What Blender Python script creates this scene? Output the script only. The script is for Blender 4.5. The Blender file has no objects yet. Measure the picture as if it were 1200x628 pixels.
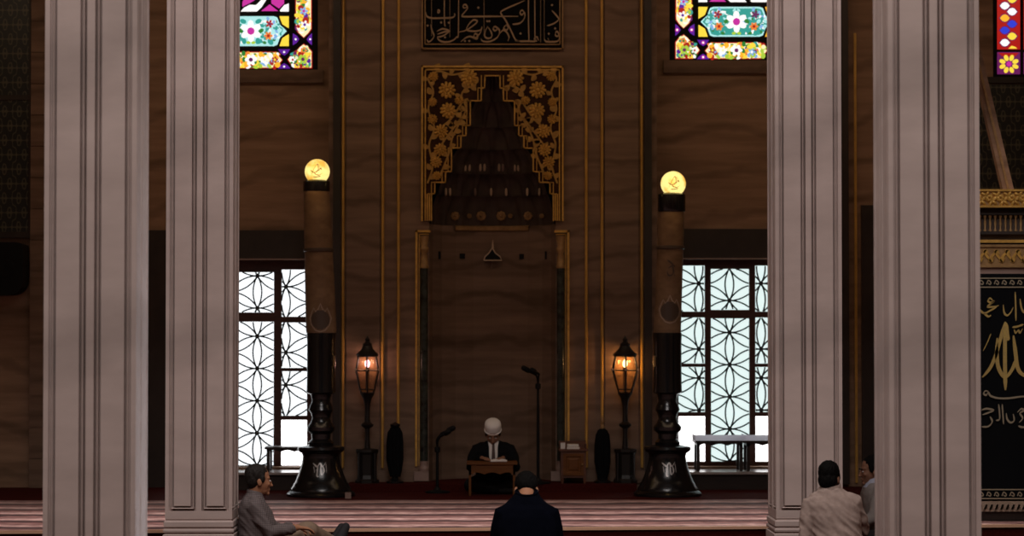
import bpy, bmesh, math, random
from mathutils import Vector, Matrix, noise
random.seed(7)
SC = bpy.context.scene
COL = SC.collection
PI = math.pi

# ------------------------------------------------------------------ camera
F = 2900.0
CAM = Vector((-0.22, 0.0, 1.8))
YAW = math.atan(47.5 / F)
PITCH = math.atan(78.0 / F)
cam_d = bpy.data.cameras.new('camera')
cam_d.sensor_width = 36.0
cam_d.lens = F / 1200.0 * 36.0
cam_d.clip_end = 200
cam_d.dof.use_dof = True
cam_d.dof.focus_distance = 19.5
cam_d.dof.aperture_fstop = 2.8
cam_o = bpy.data.objects.new('camera', cam_d)
COL.objects.link(cam_o)
cam_o.location = CAM
cam_o.rotation_euler = (PI / 2 + PITCH, 0, -YAW)
SC.camera = cam_o
ROT = cam_o.rotation_euler.to_matrix()

def W(px, py, Y):
    """photograph pixel -> world (X, Z) on the plane at depth Y"""
    d = ROT @ Vector(((px - 600) / F, (314 - py) / F, -1))
    t = Y / d.y
    return CAM.x + d.x * t, CAM.z + d.z * t

def WX(px, Y, py=314): return W(px, py, Y)[0]
def WZ(py, Y, px=577): return W(px, py, Y)[1]
def P3(px, py, Y):
    x, z = W(px, py, Y)
    return Vector((x, Y, z))

# ------------------------------------------------------------------ materials
MATS = {}
def mat(name, col, rough=0.6, metal=0.0, emit=None, es=0.0, spec=0.5, noise_amt=0.0, noise_scale=6.0,
        stretch=(1, 1, 1), col2=None, bump=0.0, sheen=0.0):
    m = bpy.data.materials.new(name)
    m.use_nodes = True
    nt = m.node_tree
    b = nt.nodes['Principled BSDF']
    b.inputs['Base Color'].default_value = (*col, 1)
    b.inputs['Roughness'].default_value = rough
    b.inputs['Metallic'].default_value = metal
    b.inputs['Specular IOR Level'].default_value = spec
    if sheen: b.inputs['Sheen Weight'].default_value = sheen
    if emit:
        b.inputs['Emission Color'].default_value = (*emit, 1)
        b.inputs['Emission Strength'].default_value = es
    if col2 or bump:
        tc = nt.nodes.new('ShaderNodeTexCoord')
        mp = nt.nodes.new('ShaderNodeMapping')
        mp.inputs['Scale'].default_value = stretch
        nt.links.new(tc.outputs['Object'], mp.inputs['Vector'])
        n = nt.nodes.new('ShaderNodeTexNoise')
        n.inputs['Scale'].default_value = noise_scale
        n.inputs['Detail'].default_value = 6
        n.inputs['Roughness'].default_value = 0.6
        nt.links.new(mp.outputs['Vector'], n.inputs['Vector'])
        if col2:
            r = nt.nodes.new('ShaderNodeValToRGB')
            r.color_ramp.elements[0].position = 0.35
            r.color_ramp.elements[1].position = 0.68
            r.color_ramp.elements[0].color = (*col2, 1)
            r.color_ramp.elements[1].color = (*col, 1)
            nt.links.new(n.outputs['Fac'], r.inputs['Fac'])
            nt.links.new(r.outputs['Color'], b.inputs['Base Color'])
        if bump:
            bp = nt.nodes.new('ShaderNodeBump')
            bp.inputs['Strength'].default_value = bump
            bp.inputs['Distance'].default_value = 0.02
            nt.links.new(n.outputs['Fac'], bp.inputs['Height'])
            nt.links.new(bp.outputs['Normal'], b.inputs['Normal'])
    MATS[name] = m
    return m

def glow(name, col, es):
    """glass lit from behind by daylight: gives off light itself"""
    m = bpy.data.materials.new(name)
    m.use_nodes = True
    b = m.node_tree.nodes['Principled BSDF']
    b.inputs['Base Color'].default_value = (*[c * 0.3 for c in col], 1)
    b.inputs['Roughness'].default_value = 0.3
    b.inputs['Emission Color'].default_value = (*col, 1)
    b.inputs['Emission Strength'].default_value = es
    MATS[name] = m
    return m

M_PILLAR = mat('pillar_marble', (0.60, 0.48, 0.44), 0.5, col2=(0.50, 0.395, 0.36), noise_scale=1.6, stretch=(1.0, 1.0, 2.6), spec=0.25)
# faint grey diagonal veins across the pillar marble
def add_veins(m, scale, strength, rotv):
    nt = m.node_tree
    b = nt.nodes['Principled BSDF']
    src = b.inputs['Base Color'].links[0].from_socket
    tc = nt.nodes.new('ShaderNodeTexCoord')
    mp = nt.nodes.new('ShaderNodeMapping')
    mp.inputs['Rotation'].default_value = rotv
    nt.links.new(tc.outputs['Object'], mp.inputs['Vector'])
    w = nt.nodes.new('ShaderNodeTexWave')
    w.bands_direction = 'Z'
    w.inputs['Scale'].default_value = scale
    w.inputs['Distortion'].default_value = 7.0
    w.inputs['Detail'].default_value = 4.0
    w.inputs['Detail Scale'].default_value = 0.9
    nt.links.new(mp.outputs['Vector'], w.inputs['Vector'])
    r = nt.nodes.new('ShaderNodeValToRGB')
    r.color_ramp.elements[0].position = 0.0
    r.color_ramp.elements[0].color = (strength, strength, strength, 1)
    r.color_ramp.elements[1].position = 0.16
    r.color_ramp.elements[1].color = (1, 1, 1, 1)
    nt.links.new(w.outputs['Fac'], r.inputs['Fac'])
    mx = nt.nodes.new('ShaderNodeMix')
    mx.data_type = 'RGBA'
    mx.blend_type = 'MULTIPLY'
    mx.inputs[0].default_value = 1.0
    nt.links.new(src, mx.inputs[6])
    nt.links.new(r.outputs['Color'], mx.inputs[7])
    nt.links.new(mx.outputs[2], b.inputs['Base Color'])
add_veins(M_PILLAR, 0.22, 0.84, (0.35, 0.45, 0))
M_WALL = mat('wall_marble', (0.40, 0.255, 0.17), 0.5, col2=(0.25, 0.155, 0.10), noise_scale=1.6, stretch=(0.5, 0.5, 5.0), spec=0.1)
add_veins(M_WALL, 0.6, 0.72, (0.1, 0.12, 0))
M_SLAB = mat('mihrab_marble', (0.27, 0.18, 0.13), 0.5, col2=(0.165, 0.108, 0.078), noise_scale=1.7, stretch=(0.4, 0.4, 4.5), spec=0.08)
add_veins(M_SLAB, 0.8, 0.72, (0.03, 0.05, 0))
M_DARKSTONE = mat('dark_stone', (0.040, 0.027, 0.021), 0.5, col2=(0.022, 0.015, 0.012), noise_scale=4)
M_GREENSTONE = mat('green_stone', (0.05, 0.06, 0.05), 0.25, col2=(0.012, 0.014, 0.012), noise_scale=14)
M_GOLD = mat('old_gilding', (0.78, 0.46, 0.10), 0.5, 0.25, col2=(0.52, 0.29, 0.06), noise_scale=18)
M_GOLDLINE = mat('gilded_line', (0.80, 0.47, 0.10), 0.5, 0.2, col2=(0.5, 0.28, 0.06), noise_scale=3)
M_GOLDDULL = mat('dull_gilding', (0.42, 0.25, 0.10), 0.5, 0.15, col2=(0.27, 0.155, 0.06), noise_scale=20)
M_PANELRED = mat('maroon_ground', (0.06, 0.024, 0.012), 0.6, col2=(0.03, 0.013, 0.008), spec=0.1, noise_scale=10)
M_BLACKTILE = mat('black_ground', (0.006, 0.006, 0.007), 0.7, spec=0.05)
M_LETTER = mat('inscription_gold', (0.46, 0.32, 0.20), 0.6, 0.0)
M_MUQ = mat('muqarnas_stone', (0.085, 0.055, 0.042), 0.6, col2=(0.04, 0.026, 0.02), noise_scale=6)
M_PALE = mat('pale_stone', (0.62, 0.47, 0.33), 0.4)
M_FRAME = mat('window_wood', (0.10, 0.040, 0.032), 0.45, col2=(0.06, 0.024, 0.02), noise_scale=6, stretch=(1, 1, 6))
M_LEAD = mat('leading', (0.035, 0.045, 0.05), 0.5, 0.3)
M_DARKWOOD = mat('dark_wood', (0.028, 0.017, 0.013), 0.4, col2=(0.016, 0.010, 0.008), noise_scale=5, stretch=(1, 1, 8))
M_WOOD = mat('oak_wood', (0.17, 0.062, 0.016), 0.5, spec=0.2, col2=(0.11, 0.038, 0.010), noise_scale=4, stretch=(1, 5, 8))
M_REDWOOD = mat('reddish_wood', (0.13, 0.042, 0.017), 0.5, col2=(0.085, 0.026, 0.011), noise_scale=4, stretch=(1, 5, 8))
M_BRONZE = mat('black_bronze', (0.006, 0.0065, 0.0075), 0.22, 0.0, col2=(0.005, 0.005, 0.006), noise_scale=9, spec=0.6)
M_LANTERN = mat('lantern_iron', (0.014, 0.010, 0.008), 0.45, 0.2)
M_WAX = mat('candle_wax', (0.27, 0.175, 0.10), 0.5, col2=(0.17, 0.105, 0.062), spec=0.12, noise_scale=5, stretch=(1, 1, 2))
M_WAXINK = mat('candle_paint', (0.075, 0.05, 0.035), 0.5)
M_SILVER = mat('silver_inlay', (0.55, 0.53, 0.52), 0.35, 0.3)
M_BLACK = mat('matte_black', (0.005, 0.005, 0.0055), 0.6, spec=0.2)
M_BLACKCLOTH = mat('black_cloth', (0.005, 0.0055, 0.0065), 0.95, spec=0.1, bump=0.1, noise_scale=40)
M_EMB = mat('gold_embroidery', (0.60, 0.42, 0.11), 0.5, 0.2, col2=(0.45, 0.32, 0.12), noise_scale=60)
M_EMBPALE = mat('silver_embroidery', (0.34, 0.28, 0.19), 0.6, 0.1)
M_PINKSTONE = mat('pink_marble', (0.34, 0.23, 0.19), 0.5, col2=(0.25, 0.16, 0.13), noise_scale=4)
M_CREAMSTONE = mat('cream_marble', (0.42, 0.32, 0.24), 0.5, col2=(0.30, 0.22, 0.16), noise_scale=6)
M_PAPER = mat('paper', (0.72, 0.68, 0.64), 0.8)
M_GLOBE = None
M_REDCARPET = mat('plain_red_carpet', (0.068, 0.010, 0.008), 0.95, spec=0.05, col2=(0.042, 0.006, 0.005), noise_scale=40, bump=0.2)
M_NOSING = mat('step_nosing', (0.75, 0.46, 0.30), 0.35)
M_SKIN = mat('skin', (0.43, 0.205, 0.115), 0.55, spec=0.25, col2=(0.37, 0.165, 0.088), noise_scale=12)
M_SKINDARK = mat('skin_tan', (0.27, 0.135, 0.085), 0.55, spec=0.25, col2=(0.23, 0.11, 0.066), noise_scale=12)
M_HAIR = mat('black_hair', (0.004, 0.0034, 0.003), 0.7, spec=0.08, bump=0.6, noise_scale=60, stretch=(1, 1, 0.3))
M_HAIRGREY = mat('dark_brown_hair', (0.018, 0.014, 0.012), 0.6, spec=0.25, bump=0.6, noise_scale=60, stretch=(1, 1, 0.3))
M_EYE = mat('eye', (0.55, 0.5, 0.47), 0.25)
M_NAVY = mat('navy_cotton', (0.0025, 0.003, 0.0065), 0.95, spec=0.03, col2=(0.0016, 0.002, 0.0045), noise_scale=8)
M_CREAMSHIRT = mat('cream_shirt', (0.40, 0.305, 0.265), 0.85, spec=0.1, col2=(0.33, 0.245, 0.21), noise_scale=30, bump=0.06)
M_TROUSER = mat('khaki_trousers', (0.27, 0.185, 0.125), 0.85, col2=(0.20, 0.135, 0.09), noise_scale=12)
M_DARKTROUSER = mat('dark_trousers', (0.018, 0.016, 0.016), 0.9, spec=0.1)
M_JACKET = mat('black_jacket', (0.005, 0.005, 0.006), 0.8, spec=0.08)
M_WHITECLOTH = mat('white_cotton', (0.74, 0.70, 0.66), 0.85)
M_TIE = mat('dark_tie', (0.06, 0.03, 0.025), 0.6)
M_BLUESHIRT = mat('pale_blue_shirt', (0.36, 0.37, 0.45), 0.85)
M_GREYSHIRT = mat('grey_jumper', (0.22, 0.19, 0.175), 0.9)
M_SHOE = mat('dark_sock', (0.014, 0.013, 0.015), 0.8)

def checked_shirt():
    m = bpy.data.materials.new('checked_shirt')
    m.use_nodes = True
    nt = m.node_tree
    b = nt.nodes['Principled BSDF']
    b.inputs['Roughness'].default_value = 0.85
    tc = nt.nodes.new('ShaderNodeTexCoord')
    outs = []
    for d, sc in (('X', 22.0), ('Z', 22.0)):
        w = nt.nodes.new('ShaderNodeTexWave')
        w.bands_direction = d
        w.inputs['Scale'].default_value = sc
        w.inputs['Distortion'].default_value = 1.5
        w.inputs['Detail Scale'].default_value = 0.3
        nt.links.new(tc.outputs['Object'], w.inputs['Vector'])
        r = nt.nodes.new('ShaderNodeValToRGB')
        r.color_ramp.elements[0].position = 0.15
        r.color_ramp.elements[0].color = (0.66, 0.64, 0.65, 1)
        r.color_ramp.elements[1].position = 0.35
        r.color_ramp.elements[1].color = (1, 1, 1, 1)
        nt.links.new(w.outputs['Fac'], r.inputs['Fac'])
        outs.append(r.outputs['Color'])
    mx = nt.nodes.new('ShaderNodeMix'); mx.data_type = 'RGBA'; mx.blend_type = 'MULTIPLY'
    mx.inputs[0].default_value = 1
    nt.links.new(outs[0], mx.inputs[6]); nt.links.new(outs[1], mx.inputs[7])
    mx2 = nt.nodes.new('ShaderNodeMix'); mx2.data_type = 'RGBA'; mx2.blend_type = 'MULTIPLY'
    mx2.inputs[0].default_value = 1
    mx2.inputs[6].default_value = (0.165, 0.132, 0.128, 1)
    nt.links.new(mx.outputs[2], mx2.inputs[7])
    nt.links.new(mx2.outputs[2], b.inputs['Base Color'])
    return m
M_CHECK = checked_shirt()

def carpet_mat():
    m = bpy.data.materials.new('striped_carpet')
    m.use_nodes = True
    nt = m.node_tree
    b = nt.nodes['Principled BSDF']
    b.inputs['Roughness'].default_value = 0.75
    b.inputs['Sheen Weight'].default_value = 0.15
    tc = nt.nodes.new('ShaderNodeTexCoord')
    sep = nt.nodes.new('ShaderNodeSeparateXYZ')
    nt.links.new(tc.outputs['Object'], sep.inputs[0])
    n = nt.nodes.new('ShaderNodeTexNoise')
    n.inputs['Scale'].default_value = 2.2
    n.inputs['Detail'].default_value = 3
    nt.links.new(tc.outputs['Object'], n.inputs['Vector'])
    a = nt.nodes.new('ShaderNodeMath'); a.operation = 'MULTIPLY_ADD'
    a.inputs[1].default_value = 0.34; nt.links.new(n.outputs['Fac'], a.inputs[0]); nt.links.new(sep.outputs['Y'], a.inputs[2])
    d = nt.nodes.new('ShaderNodeMath'); d.operation = 'DIVIDE'; d.inputs[1].default_value = 0.74
    nt.links.new(a.outputs[0], d.inputs[0])
    f = nt.nodes.new('ShaderNodeMath'); f.operation = 'FRACT'
    nt.links.new(d.outputs[0], f.inputs[0])
    r = nt.nodes.new('ShaderNodeValToRGB')
    cr = r.color_ramp
    cr.elements[0].position = 0.0; cr.elements[0].color = (0.09, 0.018, 0.016, 1)
    cr.elements[1].position = 1.0; cr.elements[1].color = (0.09, 0.018, 0.016, 1)
    for p, c in ((0.10, (0.05, 0.010, 0.009, 1)), (0.20, (0.07, 0.014, 0.012, 1)), (0.29, (0.55, 0.33, 0.30, 1)), (0.45, (0.85, 0.60, 0.54, 1)), (0.58, (0.62, 0.38, 0.34, 1)), (0.66, (0.28, 0.11, 0.10, 1)), (0.78, (0.44, 0.23, 0.205, 1)), (0.90, (0.36, 0.17, 0.15, 1))):
        e = cr.elements.new(p); e.color = c
    nt.links.new(f.outputs[0], r.inputs['Fac'])
    n2 = nt.nodes.new('ShaderNodeTexNoise')
    n2.inputs['Scale'].default_value = 9
    n2.inputs['Detail'].default_value = 5
    nt.links.new(tc.outputs['Object'], n2.inputs['Vector'])
    r2 = nt.nodes.new('ShaderNodeValToRGB')
    r2.color_ramp.elements[0].position = 0.3; r2.color_ramp.elements[0].color = (0.45, 0.33, 0.32, 1)
    r2.color_ramp.elements[1].position = 0.65; r2.color_ramp.elements[1].color = (1, 1, 1, 1)
    nt.links.new(n2.outputs['Fac'], r2.inputs['Fac'])
    mx = nt.nodes.new('ShaderNodeMix'); mx.data_type = 'RGBA'; mx.blend_type = 'MULTIPLY'; mx.inputs[0].default_value = 1
    nt.links.new(r.outputs['Color'], mx.inputs[6]); nt.links.new(r2.outputs['Color'], mx.inputs[7])
    nt.links.new(mx.outputs[2], b.inputs['Base Color'])
    return m
M_CARPET = carpet_mat()

def tile_mat():
    m = bpy.data.materials.new('arabesque_tile')
    m.use_nodes = True
    nt = m.node_tree
    b = nt.nodes['Principled BSDF']
    b.inputs['Roughness'].default_value = 0.4
    tc = nt.nodes.new('ShaderNodeTexCoord')
    sep = nt.nodes.new('ShaderNodeSeparateXYZ')
    nt.links.new(tc.outputs['Object'], sep.inputs[0])
    def wv(sock, k, fn):
        mu = nt.nodes.new('ShaderNodeMath'); mu.operation = 'MULTIPLY'; mu.inputs[1].default_value = k
        nt.links.new(sock, mu.inputs[0])
        s = nt.nodes.new('ShaderNodeMath'); s.operation = fn
        nt.links.new(mu.outputs[0], s.inputs[0]); return s.outputs[0]
    def op(o, a, c):
        s = nt.nodes.new('ShaderNodeMath'); s.operation = o
        nt.links.new(a, s.inputs[0])
        if c is not None: nt.links.new(c, s.inputs[1])
        return s.outputs[0]
    x, z = sep.outputs['X'], sep.outputs['Z']
    v = op('ADD', op('MULTIPLY', wv(x, 20, 'SINE'), wv(z, 20, 'COSINE')), op('MULTIPLY', wv(x, 60, 'COSINE'), wv(z, 40, 'SINE')))
    v = op('ABSOLUTE', v, None)
    r = nt.nodes.new('ShaderNodeValToRGB')
    r.color_ramp.elements[0].position = 0.10; r.color_ramp.elements[0].color = (0.105, 0.095, 0.06, 1)
    r.color_ramp.elements[1].position = 0.32; r.color_ramp.elements[1].color = (0.015, 0.018, 0.017, 1)
    nt.links.new(v, r.inputs['Fac'])
    nt.links.new(r.outputs['Color'], b.inputs['Base Color'])
    return m
M_TILE = tile_mat()

# ------------------------------------------------------------------ mesh builder
class MB:
    def __init__(s):
        s.bm = bmesh.new(); s.mi = 0
    def face(s, vs):
        try:
            f = s.bm.faces.new(vs); f.material_index = s.mi; return f
        except ValueError:
            return None
    def v(s, *a):
        return s.bm.verts.new(Vector(a[0]) if len(a) == 1 else Vector(a))
    def poly(s, pts):
        return s.face([s.v(p) for p in pts])
    def box(s, x0, x1, y0, y1, z0, z1):
        if x0 > x1: x0, x1 = x1, x0
        if y0 > y1: y0, y1 = y1, y0
        if z0 > z1: z0, z1 = z1, z0
        c = [s.v(x, y, z) for z in (z0, z1) for y in (y0, y1) for x in (x0, x1)]
        for q in ((0, 2, 3, 1), (4, 5, 7, 6), (0, 1, 5, 4), (2, 6, 7, 3), (0, 4, 6, 2), (1, 3, 7, 5)):
            s.face([c[i] for i in q])
    def obox(s, M, sx, sy, sz):
        c = [s.v(M @ Vector((x * sx / 2, y * sy / 2, z * sz / 2))) for z in (-1, 1) for y in (-1, 1) for x in (-1, 1)]
        for q in ((0, 2, 3, 1), (4, 5, 7, 6), (0, 1, 5, 4), (2, 6, 7, 3), (0, 4, 6, 2), (1, 3, 7, 5)):
            s.face([c[i] for i in q])
    def pbox(s, px0, px1, py0, py1, Y, dy):
        """box whose front face spans these photo pixels at depth Y, running dy back"""
        x0 = WX(px0, Y); x1 = WX(px1, Y); z1 = WZ(py0, Y); z0 = WZ(py1, Y)
        s.box(x0, x1, Y, Y + dy, z0, z1)
    def prism(s, pts, y0, y1):
        """pts: [(x,z)] extruded from y0 (front) to y1"""
        a = [s.v(x, y0, z) for x, z in pts]; b = [s.v(x, y1, z) for x, z in pts]
        s.face(a); s.face(b[::-1])
        n = len(pts)
        for i in range(n):
            j = (i + 1) % n
            s.face([a[i], b[i], b[j], a[j]])
    def prism_xy(s, pts, z0, z1):
        a = [s.v(x, y, z0) for x, y in pts]; b = [s.v(x, y, z1) for x, y in pts]
        s.face(a[::-1]); s.face(b)
        n = len(pts)
        for i in range(n):
            j = (i + 1) % n
            s.face([a[i], a[j], b[j], b[i]])
    def rings(s, rs, cap=True, close=True):
        rv = [[s.v(p) for p in r] for r in rs]
        n = len(rv[0])
        for a, b in zip(rv, rv[1:]):
            for i in range(n if close else n - 1):
                j = (i + 1) % n
                s.face([a[i], a[j], b[j], b[i]])
        if cap:
            s.face(rv[0][::-1]); s.face(rv[-1])
    def tube(s, pts, r, n=10, cap=True):
        pts = [Vector(p) for p in pts]
        m = len(pts)
        rr = r if isinstance(r, (list, tuple)) else [r] * m
        t0 = (pts[1] - pts[0]).normalized()
        up = Vector((0, 0, 1)) if abs(t0.z) < 0.9 else Vector((0, 1, 0))
        nx = t0.cross(up).normalized()
        rs = []
        for i, p in enumerate(pts):
            t = (pts[min(i + 1, m - 1)] - pts[max(i - 1, 0)]).normalized()
            nx = (nx - t * nx.dot(t)).normalized()
            ny = t.cross(nx)
            rs.append([p + nx * (math.cos(2 * PI * k / n) * rr[i]) + ny * (math.sin(2 * PI * k / n) * rr[i]) for k in range(n)])
        s.rings(rs, cap)
    def capsule(s, pts, r, n=12):
        """tube with round ends"""
        pts = [Vector(p) for p in pts]
        rr = list(r) if isinstance(r, (list, tuple)) else [r] * len(pts)
        a = (pts[0] - pts[1]).normalized(); b = (pts[-1] - pts[-2]).normalized()
        P = []; R = []
        for k in (0.98, 0.8, 0.45):
            P.append(pts[0] + a * rr[0] * k); R.append(rr[0] * math.sqrt(1 - k * k))
        P += pts; R += rr
        for k in (0.45, 0.8, 0.98):
            P.append(pts[-1] + b * rr[-1] * k); R.append(rr[-1] * math.sqrt(1 - k * k))
        s.tube(P, R, n)
    def lathe(s, prof, cx, cy, n=32, a0=0.0, lean=0.0):
        """prof: [(r, z)] from bottom to top"""
        zb = prof[0][1]
        rs = []
        for r, z in prof:
            r = max(r, 0.0005)
            rs.append([Vector((cx + lean * (z - zb) + r * math.cos(a0 + 2 * PI * k / n), cy + r * math.sin(a0 + 2 * PI * k / n), z)) for k in range(n)])
        s.rings(rs)
    def ball(s, c, rx, ry=None, rz=None, M=None, nu=16, nv=10):
        ry = rx if ry is None else ry; rz = rx if rz is None else rz
        c = Vector(c)
        rs = []
        for j in range(nv + 1):
            th = PI * (j + 0.02 if j == 0 else (j - 0.02 if j == nv else j)) / nv
            ring = []
            for i in range(nu):
                ph = 2 * PI * i / nu
                p = Vector((rx * math.sin(th) * math.cos(ph), ry * math.sin(th) * math.sin(ph), -rz * math.cos(th)))
                ring.append(c + p if M is None else M @ (c + p))
            rs.append(ring)
        s.rings(rs)
    def ribbon(s, pts, wfn, yfn, thick):
        """flat stroke in the XZ plane with its front at y = yfn(x, z), extruded back by thick"""
        m = len(pts)
        L, R = [], []
        for i in range(m):
            a = pts[max(i - 1, 0)]; b = pts[min(i + 1, m - 1)]
            dx, dz = b[0] - a[0], b[1] - a[1]
            l = math.hypot(dx, dz) or 1e-6
            nx, nz = -dz / l, dx / l
            w = wfn(dx / l, dz / l, i / max(m - 1, 1)) / 2
            L.append((pts[i][0] + nx * w, pts[i][1] + nz * w)); R.append((pts[i][0] - nx * w, pts[i][1] - nz * w))
        f = [[s.v(x, yfn(x, z) + d, z) for x, z in side] for d in (0, thick) for side in (L, R)]
        fl, fr, bl, br = f
        for i in range(m - 1):
            s.face([fl[i], fl[i + 1], fr[i + 1], fr[i]])
            s.face([fl[i], bl[i], bl[i + 1], fl[i + 1]])
            s.face([fr[i], fr[i + 1], br[i + 1], br[i]])
        s.face([fl[0], fr[0], br[0], bl[0]]); s.face([fl[-1], bl[-1], br[-1], fr[-1]])
    def mesh(s, name, smooth=None, recalc=True):
        if recalc: bmesh.ops.recalc_face_normals(s.bm, faces=s.bm.faces)
        me = bpy.data.meshes.new(name)
        s.bm.to_mesh(me); s.bm.free()
        if smooth is not None:
            for p in me.polygons: p.use_smooth = True
            me.set_sharp_from_angle(angle=math.radians(smooth))
        return me
    def build(s, name, mats, parent=None, smooth=None, kind=None, label=None, category=None, group=None, recalc=True):
        me = s.mesh(name, smooth, recalc)
        return link(name, me, mats, parent, kind, label, category, group)

def world_of(o):
    m = Matrix.Translation(o.location)
    return world_of(o.parent) @ m if o.parent else m

def link(name, me, mats, parent=None, kind=None, label=None, category=None, group=None):
    for m in (mats if isinstance(mats, (list, tuple)) else [mats]): me.materials.append(m)
    o = bpy.data.objects.new(name, me)
    if parent is not None:
        o.parent = parent
        me.transform(world_of(parent).inverted())
    else:
        # origin at the base of the thing
        xs = [v.co for v in me.vertices]
        if xs:
            c = Vector(((min(v.x for v in xs) + max(v.x for v in xs)) / 2, (min(v.y for v in xs) + max(v.y for v in xs)) / 2, min(v.z for v in xs)))
            me.transform(Matrix.Translation(-c)); o.location = c
    COL.objects.link(o)
    for k, v in (('kind', kind), ('label', label), ('category', category), ('group', group)):
        if v: o[k] = v
    return o

def thing(name, label, category, loc, group=None, kind=None):
    o = bpy.data.objects.new(name, None)
    o.empty_display_size = 0.1
    o.location = loc
    COL.objects.link(o)
    if label: o['label'] = label
    if category: o['category'] = category
    if group: o['group'] = group
    if kind: o['kind'] = kind
    return o

def copy_tree(o, parent=None):
    c = o.copy(); COL.objects.link(c)
    c.parent = parent
    for ch in list(o.children): copy_tree(ch, c)
    return c

def cat(pts, n=6):
    """Catmull-Rom through 2-D or 3-D points"""
    P = [Vector(p) for p in pts]
    if len(P) < 3: return [tuple(p) for p in P] if len(P[0]) == 2 else P
    out = []
    for i in range(len(P) - 1):
        p0 = P[max(i - 1, 0)]; p1 = P[i]; p2 = P[i + 1]; p3 = P[min(i + 2, len(P) - 1)]
        for k in range(n):
            t = k / n
            out.append(0.5 * ((2 * p1) + (p2 - p0) * t + (2 * p0 - 5 * p1 + 4 * p2 - p3) * t * t + (3 * p1 - p0 - 3 * p2 + p3) * t ** 3))
    out.append(P[-1])
    return [tuple(p) for p in out] if len(P[0]) == 2 else out

def nib(wmin, wmax, ang):
    """broad-nib pen: stroke width follows its direction"""
    ca, sa = math.cos(ang), math.sin(ang)
    def w(dx, dz, t):
        e = min(1.0, 0.35 + 4 * min(t, 1 - t))
        return (wmin + (wmax - wmin) * abs(dx * sa - dz * ca)) * e
    return w
# ------------------------------------------------------------------ the setting
YW = 26.9          # window wall
YS = 26.5          # face of the mihrab slab
Z1 = 0.15          # raised prayer floor
XL, XR = -7.0, 7.6

mb = MB(); mb.box(XL, XR, -3, 27.6, -0.1, 0.0)
mb.build('floor', M_REDCARPET, kind='structure')
# raised floor, its front edge runs very slightly askew
e0 = (XL, 20.80); e1 = (XR, 21.75)
mb = MB(); mb.prism_xy([e0, e1, (XR, 27.6), (XL, 27.6)], 0.0, Z1 - 0.019)
mb.build('floor_raised', M_REDCARPET, kind='structure')
mb = MB()
for i in range(1):
    mb.prism_xy([(e0[0], e0[1] - 0.025), (e1[0], e1[1] - 0.025), (e1[0], e1[1] + 0.02), (e0[0], e0[1] + 0.02)], Z1 - 0.028, Z1 - 0.003)
mb.build('trim_1', M_NOSING, kind='structure', label='pale step edge along the front of the raised carpet')
# carpet: a sheet with soft rumples
mb = MB()
nx, ny = 180, 70
grid = []
for j in range(ny + 1):
    row = []
    for i in range(nx + 1):
        x = XL + 0.02 + (XR - XL - 0.04) * i / nx
        yf = e0[1] + 0.022 + (e1[1] - e0[1]) * i / nx
        y = yf + (24.85 + 0.02 * math.sin(x * 2.2) - yf) * j / ny
        z = Z1 - 0.006 * (0.5 + 0.5 * noise.noise(Vector((x * 1.4, y * 5.0, 0))))
        if y > 25.0: z = Z1
        row.append(mb.v(x, y, z))
    grid.append(row)
for j in range(ny):
    for i in range(nx):
        mb.face([grid[j][i], grid[j][i + 1], grid[j + 1][i + 1], grid[j + 1][i]])
me = mb.mesh('prayer_carpet', 60, recalc=False)
o = link('prayer_carpet', me, M_CARPET, None, 'thing', 'wide red prayer carpet with pale wavy stripes on the raised floor', 'carpet')
sd = o.modifiers.new('thick', 'SOLIDIFY'); sd.thickness = 0.012; sd.offset = -1
mb = MB(); mb.box(XL, XR, 24.80, 27.6, Z1 - 0.03, Z1 - 0.002)
mb.build('floor_apse', M_REDCARPET, kind='structure')
# dais in front of the niche
dx0, dx1 = WX(408, 26.05), WX(746, 26.05)
mb = MB(); mb.box(dx0, dx1, 26.05, 27.4, Z1 - 0.01, 0.23)
mb.build('trim_2', M_REDCARPET, kind='structure', label='low dark red carpeted dais in front of the prayer niche')

# walls
def wall_with_holes(name, y, x0, x1, z0, z1, holes, depth, m):
    mb = MB()
    xs = sorted({x0, x1, *[h[0] for h in holes], *[h[1] for h in holes]})
    zs = sorted({z0, z1, *[h[2] for h in holes], *[h[3] for h in holes]})
    for a, b in zip(xs, xs[1:]):
        for c, d in zip(zs, zs[1:]):
            mx, mz = (a + b) / 2, (c + d) / 2
            if any(h[0] < mx < h[1] and h[2] < mz < h[3] for h in holes): continue
            mb.poly([(a, y, c), (b, y, c), (b, y, d), (a, y, d)])
    for h in holes:
        a, b, c, d = h
        mb.poly([(a, y, c), (a, y + depth, c), (a, y + depth, d), (a, y, d)])
        mb.poly([(b, y, c), (b, y, d), (b, y + depth, d), (b, y + depth, c)])
        mb.poly([(a, y, c), (b, y, c), (b, y + depth, c), (a, y + depth, c)])
        mb.poly([(a, y, d), (a, y + depth, d), (b, y + depth, d), (b, y, d)])
    return mb.build(name, m, kind='structure', recalc=False)

def hole(px0, px1, py0, py1):
    return (WX(px0, YW), WX(px1, YW), WZ(py1, YW), WZ(py0, YW))
H_LL = hole(231, 366, 304, 547)
H_LR = hole(789, 928, 303, 547)
H_UL = hole(219, 372, -75, 84)
H_UR = hole(785, 936, -85, 73)
H_FR = hole(1165, 1262, -75, 90)
H_N = (WX(497, YW), WX(657, YW), Z1, WZ(80, YW))
wall_with_holes('wall_back', YW, XL, XR, 0, 6.6, [H_LL, H_LR, H_UL, H_UR, H_FR, H_N], 0.32, M_WALL)
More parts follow.
